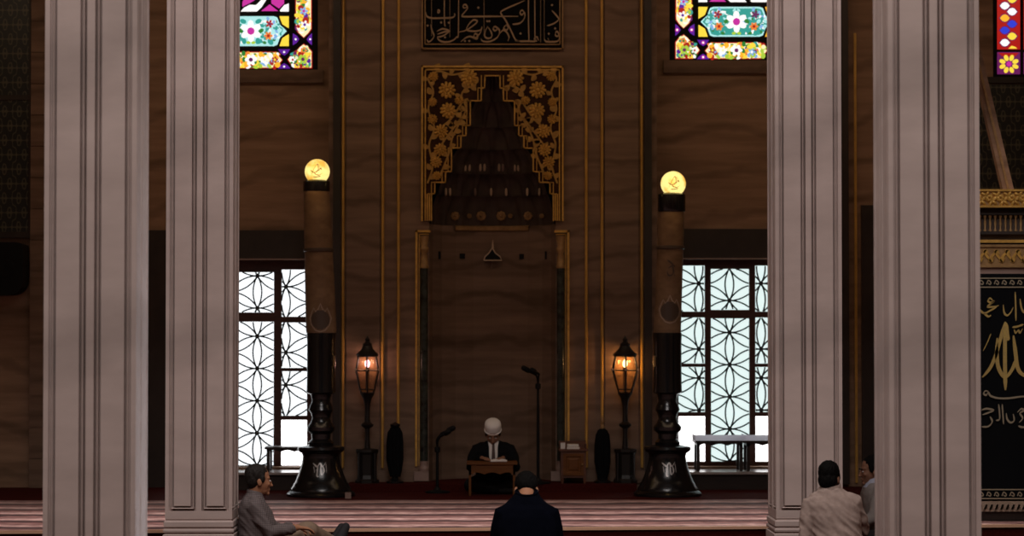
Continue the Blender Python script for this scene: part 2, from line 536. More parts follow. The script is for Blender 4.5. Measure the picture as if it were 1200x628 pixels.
# behind the niche the wall carries on
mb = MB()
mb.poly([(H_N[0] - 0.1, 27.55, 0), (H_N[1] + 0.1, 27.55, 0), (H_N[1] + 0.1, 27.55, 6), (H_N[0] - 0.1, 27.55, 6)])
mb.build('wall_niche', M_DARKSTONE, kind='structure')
mb = MB(); mb.box(XL - 0.2, XL, -3, 27.6, 0, 9); mb.build('wall_left', M_WALL, kind='structure')
mb = MB(); mb.box(XR, XR + 0.2, -3, 27.6, 0, 9); mb.build('wall_right', M_WALL, kind='structure')
mb = MB(); mb.box(XL, XR, 20.45, 27.6, 6.6, 6.8); mb.build('ceiling', M_WALL, kind='structure')
mb = MB(); mb.box(XL, XR, 20.45, 20.75, 4.80, 12.5); mb.build('wall_light_block', M_WALL, kind='structure')  # unseen wall added to keep the hall light off the apse

M_LEDGE = mat('polished_ledge', (0.34, 0.29, 0.27), 0.25, spec=0.6)
# lintels above the lower windows, ledges below them
for n, (a, b, c, d) in enumerate(((226, 372, 270, 304), (783, 934, 268, 303))):
    mb = MB(); mb.pbox(a, b, c, d, YW - 0.05, 0.08)
    x0 = WX(a, YW - 0.05); x1 = WX(b, YW - 0.05)
    mb.build('trim_%d' % (3 + n), M_DARKSTONE, kind='structure', label='dark stone lintel over the %s lattice window' % ('left', 'right')[n])
    mb = MB(); mb.pbox(a, b, d - 1.0, d + 0.6, YW - 0.075, 0.06)
    mb.build('trim_%d' % (5 + n), M_PINKSTONE, kind='structure', label='thin pale moulding below the %s window lintel' % ('left', 'right')[n])
for n, (a, b) in enumerate(((226, 372), (783, 945))):
    mb = MB()
    x0, x1 = WX(a, 26.3), WX(b, 26.3)
    mb.box(x0, x1, 26.34, YW, Z1, 0.315)
    mb.build('trim_%d' % (7 + n), M_DARKWOOD, kind='structure', label='dark bench front under the %s lattice window' % ('left', 'right')[n])
    mb = MB(); mb.box(x0 - 0.01, x1 + 0.01, 26.30, YW + 0.16, 0.315, 0.34)
    mb.build('trim_%d' % (18 + n), M_LEDGE, kind='structure', label='pale stone ledge under the %s lattice window' % ('left', 'right')[n])
# sills under the coloured windows
for n, (a, b, c, d) in enumerate(((212, 378, 82, 97), (778, 942, 70, 85), (1158, 1268, 89, 96))):
    mb = MB(); mb.pbox(a, b, c, d, YW - 0.06, 0.07)
    mb.build('trim_%d' % (9 + n), M_SLAB if n < 2 else M_DARKSTONE, kind='structure', label='stone sill below a coloured window')
# dark panel added for the shade on the left wall and gilded line of the right wall
mb = MB(); mb.pbox(140, 226, 270, 572, YW - 0.04, 0.05)
mb.build('trim_12', M_DARKSTONE, kind='structure', label='added dark panel for the wall shade between the left pillars')
mb = MB(); mb.pbox(1001.5, 1004.5, 38, 566, YW - 0.025, 0.035)
mb.build('trim_13', M_GOLDLINE, kind='structure', label='gilded line on the wall between the right pillars')
mb = MB()
mb.pbox(985, 995, -40, 568, YW - 0.10, 0.11); mb.pbox(1010, 1040, 240, 568, YW - 0.06, 0.07)
mb.build('trim_14', M_DARKSTONE, kind='structure', label='dark stone pilaster between the right pillars')
# pilaster beside the far left tiles
mb = MB()
for i in range(16):
    mb.pbox(35, 60, i * 36.5 - 10, i * 36.5 + 25.6, YW - 0.09, 0.10)
mb.pbox(35.5, 60, -10, 570, YW - 0.08, 0.09)
mb.build('trim_15', M_SLAB, kind='structure', label='coursed stone pilaster at the far left')

# ------------------------------------------------------------------ marble pillars
PW = 0.52
def panel_face(mb, o, ux, n, Wd, H, panels):
    uz = Vector((0, 0, 1))
    def pt(x, z, d=0.0): return o + ux * x + uz * z + n * d
    def q(x0, x1, z0, z1): mb.poly([pt(x0, z0), pt(x1, z0), pt(x1, z1), pt(x0, z1)])
    z0, z1 = panels[0][2], panels[0][3]
    q(0, Wd, 0, z0); q(0, Wd, z1, H)
    xs = [0] + [v for p in panels for v in p[:2]] + [Wd]
    for a, b in zip(xs[::2], xs[1::2]): q(a, b, z0, z1)
    prof = [(0, 0), (.001, -.055), (.0145, -.055), (.016, -.004), (.020, 0.0), (.024, -.004), (.0255, -.048), (.038, -.048), (.040, -.003)]
    for (a, b, c, d) in panels:
        rs = [[pt(a + i, c + i, dp), pt(b - i, c + i, dp), pt(b - i, d - i, dp), pt(a + i, d - i, dp)] for i, dp in prof]
        rv = [[mb.v(p) for p in r] for r in rs]
        for r0, r1 in zip(rv, rv[1:]):
            for i in range(4):
                j = (i + 1) % 4
                mb.face([r0[i], r0[j], r1[j], r1[i]])
        mb.face(rv[-1])
def pillar_proto(label):
    root = thing('marble_pillar', label, 'pillar', (0, 0, 0), 'fluted marble pillars')
    h0, h1 = 0.37, 7.0
    mb = MB()
    pans = [(.028, .238, .06, h1 - h0 - .2), (.282, .492, .06, h1 - h0 - .2)]
    hw = PW / 2
    for k in range(4):
        R = Matrix.Rotation(k * PI / 2, 3, 'Z')
        panel_face(mb, R @ Vector((-hw, -hw, 0)) + Vector((0, 0, h0)), R @ Vector((1, 0, 0)), R @ Vector((0, -1, 0)), PW, h1 - h0, pans)
    mb.poly([(-hw, -hw, h1), (hw, -hw, h1), (hw, hw, h1), (-hw, hw, h1)])
    mb.build('shaft', M_PILLAR, root, recalc=False)
    mb = MB()
    prof = [(.016, 0), (.016, .245), (.010, .25), (-.004, .252), (-.004, .262), (.012, .266), (.014, .280), (.010, .292), (-.004, .294), (-.004, .304), (.010, .308), (.010, .345), (.004, .352), (-.004, .354), (-.004, .364), (.001, .368), (.001, .372)]
    mb.rings([[Vector((sx * (hw + f), sy * (hw + f), z)) for sx, sy in ((-1, -1), (1, -1), (1, 1), (-1, 1))] for f, z in prof])
    mb.build('base', M_PILLAR, root)
    return root
Y1, Y2 = 14.0, 19.3
pil = pillar_proto('pale fluted marble pillar at the outer left, its base below the frame')
pil.location = (WX(51.5, Y1) + PW / 2, Y1 + PW / 2, 0)
spots = [(WX(194.5, Y2) + PW / 2, Y2, 'slimmer looking marble pillar behind the seated man in the checked shirt'),
         (WX(986.5, Y2) - PW / 2, Y2, 'marble pillar standing behind the man in the cream shirt'),
         (WX(1148.5, Y1) - PW / 2, Y1, 'pale fluted marble pillar beside the black embroidered hanging')]
for x, y, lb in spots:
    c = copy_tree(pil); c.location = (x, y + PW / 2, 0); c['label'] = lb
for n, y in enumerate((Y1, Y2)):
    mb = MB(); mb.box(XL, XR, y - 0.05, y + PW + 0.05, 7.0, 7.5)
    mb.build('trim_%d' % (16 + n), M_PILLAR, kind='structure', label='marble beam carried by the pillars')

# ------------------------------------------------------------------ lattice windows
M_GLASSW = glow('lattice_glass_clear', (1.0, 0.99, 1.0), 3.4)
M_GLASSL = glow('lattice_glass_white', (0.93, 0.97, 1.0), 1.35)
M_GLASSR = glow('lattice_glass_green', (0.80, 0.95, 0.93), 0.98)
def seg_clip(pts, r):
    out, cur = [], []
    for p in pts:
        if r[0] <= p[0] <= r[1] and r[2] <= p[1] <= r[3]: cur.append(p)
        else:
            if len(cur) > 1: out.append(cur)
            cur = []
    if len(cur) > 1: out.append(cur)
    return out
def lattice(mb, rect, cx, cz, s, y, w):
    """six-petal rosettes: overlapping circles centred on a triangular grid, clipped to the pane"""
    hx = s * math.sqrt(3) / 2
    for i in range(-4, 5):
        for j in range(-14, 15):
            ox = cx + i * hx; oz = cz + (j + 0.5 * (i % 2)) * s
            if ox < rect[0] - s or ox > rect[1] + s or oz < rect[2] - s or oz > rect[3] + s: continue
            n = 300
            pts = [(ox + s * math.cos(2 * PI * k / n), oz + s * math.sin(2 * PI * k / n)) for k in range(n + 1)]
            for run in seg_clip(pts, rect):
                mb.ribbon(run, lambda a, b, t: w, lambda x, z: y, 0.018)
            if rect[0] <= ox <= rect[1] and rect[2] <= oz <= rect[3]:
                mb.prism([(ox + 0.026 * math.cos(a * PI / 4), oz + 0.026 * math.sin(a * PI / 4)) for a in range(8)], y - 0.004, y + 0.018)
def lower_window(name, x0, x1, y0, y1, panes, mglass, label):
    Yf = YW + 0.16
    root = thing(name, label, None, (WX((x0 + x1) / 2, Yf), Yf, WZ(y1, Yf)), kind='structure')
    # frame: a slab with rectangular openings for the panes
    mb = MB()
    xs = sorted({x0, x1, *[p[0] for p in panes], *[p[1] for p in panes]})
    ys = sorted({y0, y1, *[p[2] for p in panes], *[p[3] for p in panes]})
    for a, b in zip(xs, xs[1:]):
        for c, d in zip(ys, ys[1:]):
            if any(p[0] <= a and b <= p[1] and p[2] <= c and d <= p[3] for p in panes): continue
            mb.pbox(a, b, c, d, Yf, 0.07)
    mb.build('frame', M_FRAME, root)
    for p in panes:
        a, b, c, d, kind, cx, cy = p
        X0, X1, Za, Zb = WX(a, Yf), WX(b, Yf), WZ(d, Yf), WZ(c, Yf)
        mb = MB(); mb.box(X0, X1, Yf + 0.045, Yf + 0.055, Za, Zb)
        g = mb.build('pane', M_GLASSW if kind == 'clear' else mglass, root)
        if kind != 'clear':
            mb = MB()
            lattice(mb, (X0, X1, Za, Zb), WX(cx, Yf), WZ(cy, Yf), 37.7 * Yf / F, Yf + 0.02, 0.0155)
            mb.build('lattice', M_LEAD, g)
    return root
A = lambda a, b, c, d, cx, cy, k='lat': (a, b, c, d, k, cx, cy)
lower_window('window_1', 231, 366, 304, 547, [
    A(238, 270, 318, 369, 262, 336), A(238, 270, 378, 430, 262, 413), A(238, 270, 436, 488, 262, 451), A(238, 270, 492, 545, 0, 0, 'clear'),
    A(277, 321, 319, 366, 301.5, 361), A(277, 321, 377, 545, 301.5, 394),
    A(330, 360, 316, 371, 335, 336), A(330, 360, 378, 431, 335, 413), A(330, 360, 435, 487, 335, 451), A(330, 360, 492, 545, 0, 0, 'clear')],
    M_GLASSL, 'tall lattice window of six-petal rosettes left of the prayer niche')
lower_window('window_2', 789, 928, 303, 547, [
    A(795, 826, 311, 365, 819, 332), A(795, 826, 372, 426, 819, 409), A(795, 826, 430, 483, 819, 443), A(795, 826, 488, 541, 0, 0, 'clear'),
    A(833, 878, 315, 363, 855, 352), A(833, 878, 373, 541, 855, 389.6),
    A(885, 919, 311, 365, 892, 332), A(885, 919, 372, 426, 892, 409), A(885, 919, 430, 483, 892, 443), A(885, 919, 488, 541, 0, 0, 'clear')],
    M_GLASSR, 'tall lattice window of six-petal rosettes right of the prayer niche')

# ------------------------------------------------------------------ coloured windows
GC = {}
for nme, c, e in (('white', (1, 0.98, 0.96), 1.05), ('teal', (0.04, 0.42, 0.36), 0.8), ('pale_aqua', (0.45, 0.85, 0.84), 0.95), ('green', (0.03, 0.26, 0.04), 0.8),
               ('lime', (0.45, 0.68, 0.06), 0.9), ('yellow', (1.0, 0.72, 0.06), 1.0), ('amber', (1.0, 0.48, 0.03), 1.0), ('red', (0.58, 0.015, 0.012), 0.7),
               ('magenta', (0.62, 0.03, 0.38), 0.9), ('violet', (0.17, 0.02, 0.50), 0.6), ('blue', (0.04, 0.06, 0.80), 0.8), ('sky', (0.25, 0.50, 0.85), 0.9), ('orange', (0.95, 0.25, 0.04), 0.9), ('plum', (0.22, 0.02, 0.16), 0.6), ('cream', (1.0, 0.90, 0.50), 1.0)):
    GC[nme] = glow('glass_' + nme, c, e)
GN = list(GC)
def blob(mb, cx, cy, r, colour, Y, layer, n=9, sq=1.0, rot=0.0):
    mb.mi = GN.index(colour)
    pts = []
    for k in range(n):
        a = 2 * PI * k / n
        px = r * math.cos(a); py = r * sq * math.sin(a)
        x, z = W(cx + px * math.cos(rot) - py * math.sin(rot), cy + px * math.sin(rot) + py * math.cos(rot), Y)
        pts.append((x, Y - 0.0012 * layer, z))
    mb.poly(pts)
def bloom(mb, cx, cy, r, petal, heart, Y, layer, n=6, rot=0.0):
    for k in range(n):
        a = rot + 2 * PI * k / n
        blob(mb, cx + r * 0.62 * math.cos(a), cy + r * 0.62 * math.sin(a), r * 0.42, petal, Y, layer + 0.02 * k, 8, 0.72, a)
    blob(mb, cx, cy, r * 0.36, heart, Y, layer + 1, 8)
def gpoly(mb, pts, colour, Y, layer):
    mb.mi = GN.index(colour)
    mb.poly([(W(x, y, Y)[0], Y - 0.0012 * layer, W(x, y, Y)[1]) for x, y in pts])
def coloured_window(name, label, fx, dy, H):
    Y = YW + 0.14
    root = thing(name, label, None, ((H[0] + H[1]) / 2, Y, H[2]), kind='structure')
    mb = MB()
    mb.box(H[0], H[1], Y + 0.012, Y + 0.06, H[2], H[3])
    mb.build('frame', M_BLACK, root)
    rnd = random.Random(3)
    T = lambda pts: [(fx(x), y + dy) for x, y in pts]
    def piece(nm, outline, base, deco):
        mb = MB()
        if nm in ('border_pane', 'corner_border_pane'):
            gpoly(mb, T(outline), 'red', Y, 0)
            ax = sum(p[0] for p in outline) / len(outline); ay = sum(p[1] for p in outline) / len(outline)
            wx = max(p[0] for p in outline) - min(p[0] for p in outline); wy = max(p[1] for p in outline) - min(p[1] for p in outline)
            gpoly(mb, T([(ax + (p[0] - ax) * (1 - 2.2 / wx), ay + (p[1] - ay) * (1 - 2.2 / wy)) for p in outline]), base, Y, 0.5)
        else:
            gpoly(mb, T(outline), base, Y, 0)
        deco(mb)
        mb.build(nm, [GC[k] for k in GN], root, recalc=False)
    def B(mb, x, y, r, c, layer, sq=1.0, rot=0.0): blob(mb, fx(x), y + dy, r, c, Y, layer, 9, sq, rot)
    def FL(mb, x, y, r, p, h, n=6, rot=0.0): bloom(mb, fx(x), y + dy, r, p, h, Y, 3.5, n, rot)
    def scatter(mb, x0, x1, y0, y1, cols, n, rmin=1.5, rmax=3.4):
        for k in range(n):
            B(mb, rnd.uniform(x0, x1), rnd.uniform(y0, y1), rnd.uniform(rmin, rmax), rnd.choice(cols), 1 + 0.01 * k, rnd.uniform(0.5, 1), rnd.uniform(0, PI))
    warm = ['cream', 'yellow', 'lime', 'white', 'green', 'white', 'yellow', 'red', 'white', 'amber', 'lime', 'green', 'orange', 'plum', 'sky', 'green', 'yellow', 'red', 'lime', 'violet', 'amber', 'teal']
    # central cartouche
    c0 = 294
    cart = [(c0 - 42, 36.5)]
    half = [(42, 36.5), (38, 32.5), (34, 29), (32.5, 24.5), (31, 20.5), (27, 19)]
    cart = [(c0 + a, b) for a, b in half] + [(c0 - a, b) for a, b in half[::-1]] + [(c0 - a, 73 - b) for a, b in half[1:]] + [(c0 + a, 73 - b) for a, b in half[:0:-1]]
    def deco(mb):
        inner = [(c0 + (x - c0) * 0.95, 36.5 + (y - 36.5) * 0.89) for x, y in cart]
        gpoly(mb, T(inner), 'teal' if dy else 'pale_aqua', Y, 1)
        cool = ['teal', 'pale_aqua', 'white', 'sky', 'teal', 'green', 'white', 'white', 'pale_aqua', 'teal']
        for k in range(190):
            x = rnd.uniform(-36, 36); lim = 13.5 if abs(x) < 29 else 13.5 - (abs(x) - 29) * 1.5
            if abs(x) < 9 or lim < 1: continue
            B(mb, c0 + x, 36.5 + rnd.uniform(-lim, lim), rnd.uniform(1.3, 3.0), rnd.choice(cool), 1.2 + 0.005 * k, rnd.uniform(.45, .9), rnd.uniform(0, PI))
        for sx in (-1, 1):
            for (x, y, r, c) in ((9, 25, 4, 'teal'), (8, 48, 4, 'teal'), (12, 36, 3.5, 'green'), (13, 30, 3, 'teal'), (13, 43, 2.6, 'teal'), (20, 22, 2.6, 'sky'), (23, 49, 4.4, 'teal'), (30, 33, 2.6, 'teal'), (26, 36, 3, 'pale_aqua'), (34, 36, 3, 'pale_aqua'), (29, 42, 2.6, 'sky'), (16, 50, 2.5, 'green'), (2.5, 23, 2.2, 'pale_aqua'), (3, 50, 2.6, 'lime'), (27, 26, 2.5, 'sky'), (18, 37, 2.0, 'teal')):
                B(mb, c0 + sx * x, y, r, c, 2 + 0.02 * (x + 50 * (sx > 0)), 0.7, sx * x)
            FL(mb, c0 + sx * 22, 28, 4.8, 'red' if sx > 0 else 'plum', 'plum', 5)
            FL(mb, c0 + sx * 20.5, 42, 5.0, 'orange', 'red', 6)
        FL(mb, c0, 36.5, 12.5, 'white', 'magenta', 6, 0.5)
    piece('cartouche_pane', cart, 'pale_aqua', deco)
    for sx in (-1, 1):
        for sy in (0, 1):
            pts = [(c0 + sx * 33.5, 19), (c0 + sx * 44.5, 19), (c0 + sx * 44.5, 33), (c0 + sx * 41, 31), (c0 + sx * 37, 28.5), (c0 + sx * 35.2, 24)]
            if sy: pts = [(x, 73 - y) for x, y in pts]
            def deco(mb, sx=sx): pass
            piece('corner_pane', pts, 'yellow' if sx > 0 else 'amber', deco)
    # strip above: white and magenta shapes
    for i, (pts, c) in enumerate((
            ([(282, 13.5), (286, 9), (293, 5.5), (300, 6), (306, 0), (312, 0), (306, 9), (301, 13.5)], 'white'),
            ([(306, 13), (316, 5), (326, 13)], 'magenta'), ([(284, 3), (284, 8), (292, 4), (299, 0), (286, -2)], 'magenta'),
            ([(318, 4), (327, 10), (333, 4), (333, -10), (318, -10)], 'magenta'),
            ([(328, 12), (333, 6), (338.5, 4), (338.5, 13.5), (328.5, 13.5)], 'white'),
            ([(255, 13.5), (250, 0), (262, 2), (278, 12), (276, 13.5)], 'white'), ([(284, -4), (300, -2), (316, -4), (316, -30), (284, -30)], 'white'))):
        piece('strip_pane', pts, c, lambda mb: None)
    # bottom cartouche
    def hexp(x0, x1, y0, y1, t):
        m = (y0 + y1) / 2
        return [(x0, m), (x0 + t, y0), (x1 - t, y0), (x1, m), (x1 - t, y1), (x0 + t, y1)]
    def deco(mb):
        scatter(mb, 262, 326, 62.5, 78.5, warm, 130, 2.0, 4.0)
        FL(mb, 294, 70, 7, 'white', 'plum', 6); FL(mb, 310, 70, 5, 'white', 'cream', 5)
        FL(mb, 322, 70, 4, 'red', 'yellow', 5); FL(mb, 276, 72, 4.5, 'sky', 'white', 5)
    piece('border_pane', hexp(257, 331.5, 60.5, 80.2, 8), 'cream', deco)
    # side strip and its corner piece
    def deco(mb):
        scatter(mb, 348.5, 362.5, -50, 36, warm, 200, 2.0, 4.0)
        FL(mb, 356, 13, 5, 'sky', 'magenta', 5); FL(mb, 357, 29, 5, 'white', 'violet', 5); FL(mb, 352, -2, 5, 'lime', 'red', 5)
    piece('border_pane', [(346, -58), (365.5, -58), (365.5, 34), (362, 39), (356, 44.5), (349.5, 39), (346, 34)], 'cream', deco)
    def deco(mb):
        scatter(mb, 342, 363, 62, 77.5, warm, 80, 2.0, 4.0); scatter(mb, 352.5, 359.5, 55.5, 61, warm, 14, 1.5, 3.0)
        FL(mb, 355, 69.5, 6, 'lime', 'plum', 6); FL(mb, 343, 70, 4, 'white', 'red', 5); FL(mb, 356, 59, 4, 'orange', 'green', 5)
    piece('corner_border_pane', [(356, 51), (361.5, 55), (366, 60), (366, 80.2), (345, 80.2), (340, 75), (336.5, 70), (340, 65), (346, 61), (351, 55)], 'cream', deco)
    for k, (x, y, w, h) in enumerate(((346.5, 46, 4.2, 7), (363.5, 46, 4.2, 7), (333, 61, 7, 4.2), (333, 78, 7.5, 4))):
        def deco(mb, x=x, y=y):
            B(mb, x, y, 1.2, 'white', 2); B(mb, x, y, 2.4, 'magenta' if dy else 'violet', 1)
        if w < h: pts = [(x - w * .8, y - h), (x + w * .3, y - h * .6), (x + w, y), (x + w * .3, y + h * .6), (x - w * .8, y + h)] if k == 0 else [(x + w * .5, y - h), (x - w * .3, y - h * .6), (x - w, y), (x - w * .3, y + h * .6), (x + w * .5, y + h)]
        else: pts = [(x - w, y - h * .8), (x + w, y - h * .8), (x + w * .6, y + h * .3), (x, y + h), (x - w * .6, y + h * .3)] if k == 2 else [(x - w, y + h * .6), (x + w, y + h * .6), (x + w * .6, y - h * .3), (x, y - h), (x - w * .6, y - h * .3)]
        piece('bead_pane', pts, 'violet', deco)
coloured_window('window_3', 'coloured glass window high on the left of the prayer niche', lambda x: x, 0, H_UL)
coloured_window('window_4', 'coloured glass window high on the right of the prayer niche', lambda x: 1157 - x, -11, H_UR)
# narrow window at the far right: diamonds over a yellow daisy
Yd = YW + 0.14
root = thing('window_5', 'narrow coloured window of diamonds above a yellow daisy at the far right', None, ((H_FR[0] + H_FR[1]) / 2, Yd, H_FR[2]), kind='structure')
mb = MB(); mb.box(H_FR[0], H_FR[1], Yd + 0.012, Yd + 0.06, H_FR[2], H_FR[3]); mb.build('frame', M_BLACK, root)
for ox in (0, 31):
    mb = MB()
    gpoly(mb, [(1168.5 + ox, -60), (1195.5 + ox, -60), (1195.5 + ox, 58), (1168.5 + ox, 58)], 'red', Yd, 0)
    seq = ['white', 'blue', 'amber', 'white', 'blue', 'yellow', 'white', 'amber']
    seq2 = ['yellow', 'blue', 'white', 'yellow', 'blue', 'white', 'yellow', 'blue']
    for r in range(8):
        for c in range(2):
            cx = (1177.5 if c == 0 else 1186.0) + ox
            cy = (50 if c == 0 else 42.5) - 14.4 * r
            col = (seq if c == 0 else seq2)[(r + (1 if ox else 0)) % 8]
            gpoly(mb, [(cx - 7, cy), (cx - 3.5, cy - 4.4), (cx, cy - 5.3), (cx + 3.5, cy - 4.4), (cx + 7, cy), (cx + 3.5, cy + 4.4), (cx, cy + 5.3), (cx - 3.5, cy + 4.4)], 'plum', Yd, 1 + 0.01 * r + 0.1 * c)
            gpoly(mb, [(cx - 5.8, cy), (cx - 3, cy - 3.4), (cx, cy - 4.4), (cx + 3, cy - 3.4), (cx + 5.8, cy), (cx + 3, cy + 3.4), (cx, cy + 4.4), (cx - 3, cy + 3.4)], col, Yd, 2 + 0.01 * r + 0.1 * c)
    gpoly(mb, [(1181.5 + ox, 57), (1185.5 + ox, 53.5), (1190 + ox, 55), (1192 + ox, 57)], 'yellow', Yd, 2.5)
    mb.build('diamond_pane', [GC[k] for k in GN], root, recalc=False)
    mb = MB()
    gpoly(mb, [(1168.5 + ox, 61), (1195.5 + ox, 61), (1195.5 + ox, 87), (1168.5 + ox, 87)], 'plum', Yd, 0)
    gpoly(mb, [(1170 + ox, 62), (1194 + ox, 62), (1190 + ox, 66), (1174 + ox, 66)], 'red', Yd, 1)
    for k in range(8):
        a = k * PI / 4 + PI / 8
        blob(mb, 1182.3 + ox + 8.2 * math.cos(a), 75 + 7.6 * math.sin(a), 3.9, 'yellow' if k < 9 else 'amber', Yd, 2 + 0.05 * k, 9, 0.68, a)
    blob(mb, 1182.3 + ox, 75, 3.2, 'magenta', Yd, 4)
    mb.build('daisy_pane', [GC[k] for k in GN], root, recalc=False)
# ------------------------------------------------------------------ mihrab
CX = 577.0
mx, _ = W(CX, 300, YS)
mih = thing('mihrab', 'tall marble prayer niche with gilded stepped hood between the two giant candles', 'prayer niche', (mx, YS, Z1))
def half_steps():
    return [(568, 88.6), (568, 103), (564, 103), (564, 118), (551, 118), (551, 147), (546, 147), (546, 159), (540, 159), (540, 173.4), (529, 173.4), (529, 201), (522, 201), (522, 213.6), (509.5, 213.6), (509.5, 227), (505.5, 227), (505.5, 258)]
HS = half_steps()
# slab with the tall opening
mb = MB()
ytop = -90
mb.pbox(385, 503, ytop, 574, YS, YW - YS + 0.05)
mb.pbox(651, 770, ytop, 574, YS, YW - YS + 0.05)
mb.pbox(503, 651, ytop, 82, YS, YW - YS + 0.05)
mb.build('marble_facing', M_SLAB, mih)
# recessed shafts between the gilded lines
for sx in (-1, 1):
    mb = MB()
    xa, xb = sorted((CX + sx * 171, CX + sx * 132))
    mb.pbox(xa, xb, ytop, 556, YS - 0.025, 0.03)
    mb.build('pilaster', M_SLAB, mih)
    mb = MB()
    xa, xb = sorted((CX + sx * 187, CX + sx * 178.5))
    mb.pbox(xa, xb, ytop, 572, YS - 0.04, 0.045)
    mb.build('pilaster', M_DARKSTONE, mih)
    for off in (175, 128.5, 110):
        x, _ = W(CX + sx * off, 300, YS)
        mb = MB()
        z0, z1 = WZ(548, YS), WZ(ytop, YS)
        w = 0.016
        mb.prism_xy([(x - w, YS + 0.002), (x - w, YS - 0.012), (x - w * 0.4, YS - 0.036), (x + w * 0.4, YS - 0.036), (x + w, YS - 0.012), (x + w, YS + 0.002)], z0, z1)
        mb.build('gilded_line', M_GOLDLINE, mih)
# niche shell (half cylinder, polygonal)
def arc(r, n, y0=YS, a0=0.0, a1=PI):
    return [(mx + r * math.cos(a0 + (a1 - a0) * k / n), y0 + 0.03 + 0.92 * r * math.sin(a0 + (a1 - a0) * k / n)) for k in range(n + 1)]
zn = WZ(262, YS)
RN = (WX(651, YS) - WX(503, YS)) / 2 - 0.003
mb = MB()
bot = arc(RN, 10); rs = []
for z in (Z1 + 0.06, zn):
    rs.append([Vector((x, y, z)) for x, y in bot])
mb.rings(rs, cap=False, close=False)
mb.build('niche_wall', M_SLAB, mih)
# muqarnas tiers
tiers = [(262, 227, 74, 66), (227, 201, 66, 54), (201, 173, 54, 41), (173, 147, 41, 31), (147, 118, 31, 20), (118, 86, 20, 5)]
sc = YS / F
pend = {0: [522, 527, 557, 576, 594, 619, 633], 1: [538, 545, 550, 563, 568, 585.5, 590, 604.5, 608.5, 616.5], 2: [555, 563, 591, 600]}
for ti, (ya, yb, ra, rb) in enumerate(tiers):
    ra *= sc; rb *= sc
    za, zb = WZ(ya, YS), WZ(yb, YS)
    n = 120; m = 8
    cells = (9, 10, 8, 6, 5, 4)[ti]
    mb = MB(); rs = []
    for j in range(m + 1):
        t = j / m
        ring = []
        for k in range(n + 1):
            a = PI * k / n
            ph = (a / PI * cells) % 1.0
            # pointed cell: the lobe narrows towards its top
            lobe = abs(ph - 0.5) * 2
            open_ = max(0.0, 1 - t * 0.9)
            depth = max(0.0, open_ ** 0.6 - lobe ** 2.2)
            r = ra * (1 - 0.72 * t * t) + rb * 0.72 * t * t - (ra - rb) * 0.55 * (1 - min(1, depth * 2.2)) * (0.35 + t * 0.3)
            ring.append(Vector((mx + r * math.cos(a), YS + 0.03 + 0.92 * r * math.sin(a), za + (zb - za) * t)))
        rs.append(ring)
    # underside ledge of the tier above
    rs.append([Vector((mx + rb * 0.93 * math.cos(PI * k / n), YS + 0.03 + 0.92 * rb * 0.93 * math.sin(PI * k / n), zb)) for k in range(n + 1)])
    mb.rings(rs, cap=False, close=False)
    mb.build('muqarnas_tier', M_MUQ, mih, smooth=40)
    for px in pend.get(ti, []):
        x, _ = W(px, ya - 20, YS)
        c = max(-0.98, min(0.98, (x - mx) / (ra * 0.86)))
        yy = YS + 0.03 + 0.92 * ra * 0.80 * math.sqrt(1 - c * c)
        pz = {0: 225, 1: 196, 2: 168}[ti]
        z = WZ(pz, yy)
        mb = MB()
        h = 0.045 if ti != 2 else 0.022
        mb.lathe([(0.002, z - h), (0.013, z - h * 0.7), (0.015, z), (0.012, z + h * 0.7), (0.004, z + h)], x, yy, 8)
        mb.build('pendant', M_PALE if random.random() < 0.6 else M_PINKSTONE, mih, smooth=60)
# frieze of rosettes above the plain niche
for px, r in ((533, 5.5), (550, 3), (564, 6), (588, 6), (599, 3), (620, 5.5), (636, 3)):
    x, _ = W(px, 253, YS)
    c = (x - mx) / (RN * 0.97)
    a = math.acos(c)
    yy = YS + 0.03 + 0.92 * RN * 0.93 * math.sin(a)
    z = WZ(253, yy)
    mb = MB()
    for k in range(8):
        b = k * PI / 4
        mb.ball((x + r * sc * 0.6 * math.cos(b), yy, z + r * sc * 0.6 * math.sin(b)), r * sc * 0.4, 0.010, r * sc * 0.4, nu=8, nv=6)
    mb.ball((x, yy - 0.01, z), r * sc * 0.35, 0.014, r * sc * 0.35, nu=8, nv=6)
    mb.build('frieze_rosette', M_GOLDDULL, mih, smooth=60)
mb = MB()
rs = []
for r, z in ((RN * 0.985, zn - 0.055), (RN * 0.95, zn - 0.045), (RN * 0.95, zn - 0.005), (RN * 0.985, zn + 0.005)):
    rs.append([Vector((x, y, z)) for x, y in arc(r, 24, a0=0.9, a1=PI - 0.9)])
mb.rings(rs, cap=False, close=False)
mb.build('niche_moulding', M_GOLDDULL, mih)

# gilded stepped hood
G = {}
def g2(px, py, Y=YS): return W(px, py, Y)
out_l = [(CX, 80), (496, 80), (496, 257)]
full = HS[::-1] + [(2 * CX - x, y) for x, y in HS]
outer = [(493.5, 258), (493.5, 77), (2 * CX - 493.5, 77), (2 * CX - 493.5, 258)]
mb = MB()
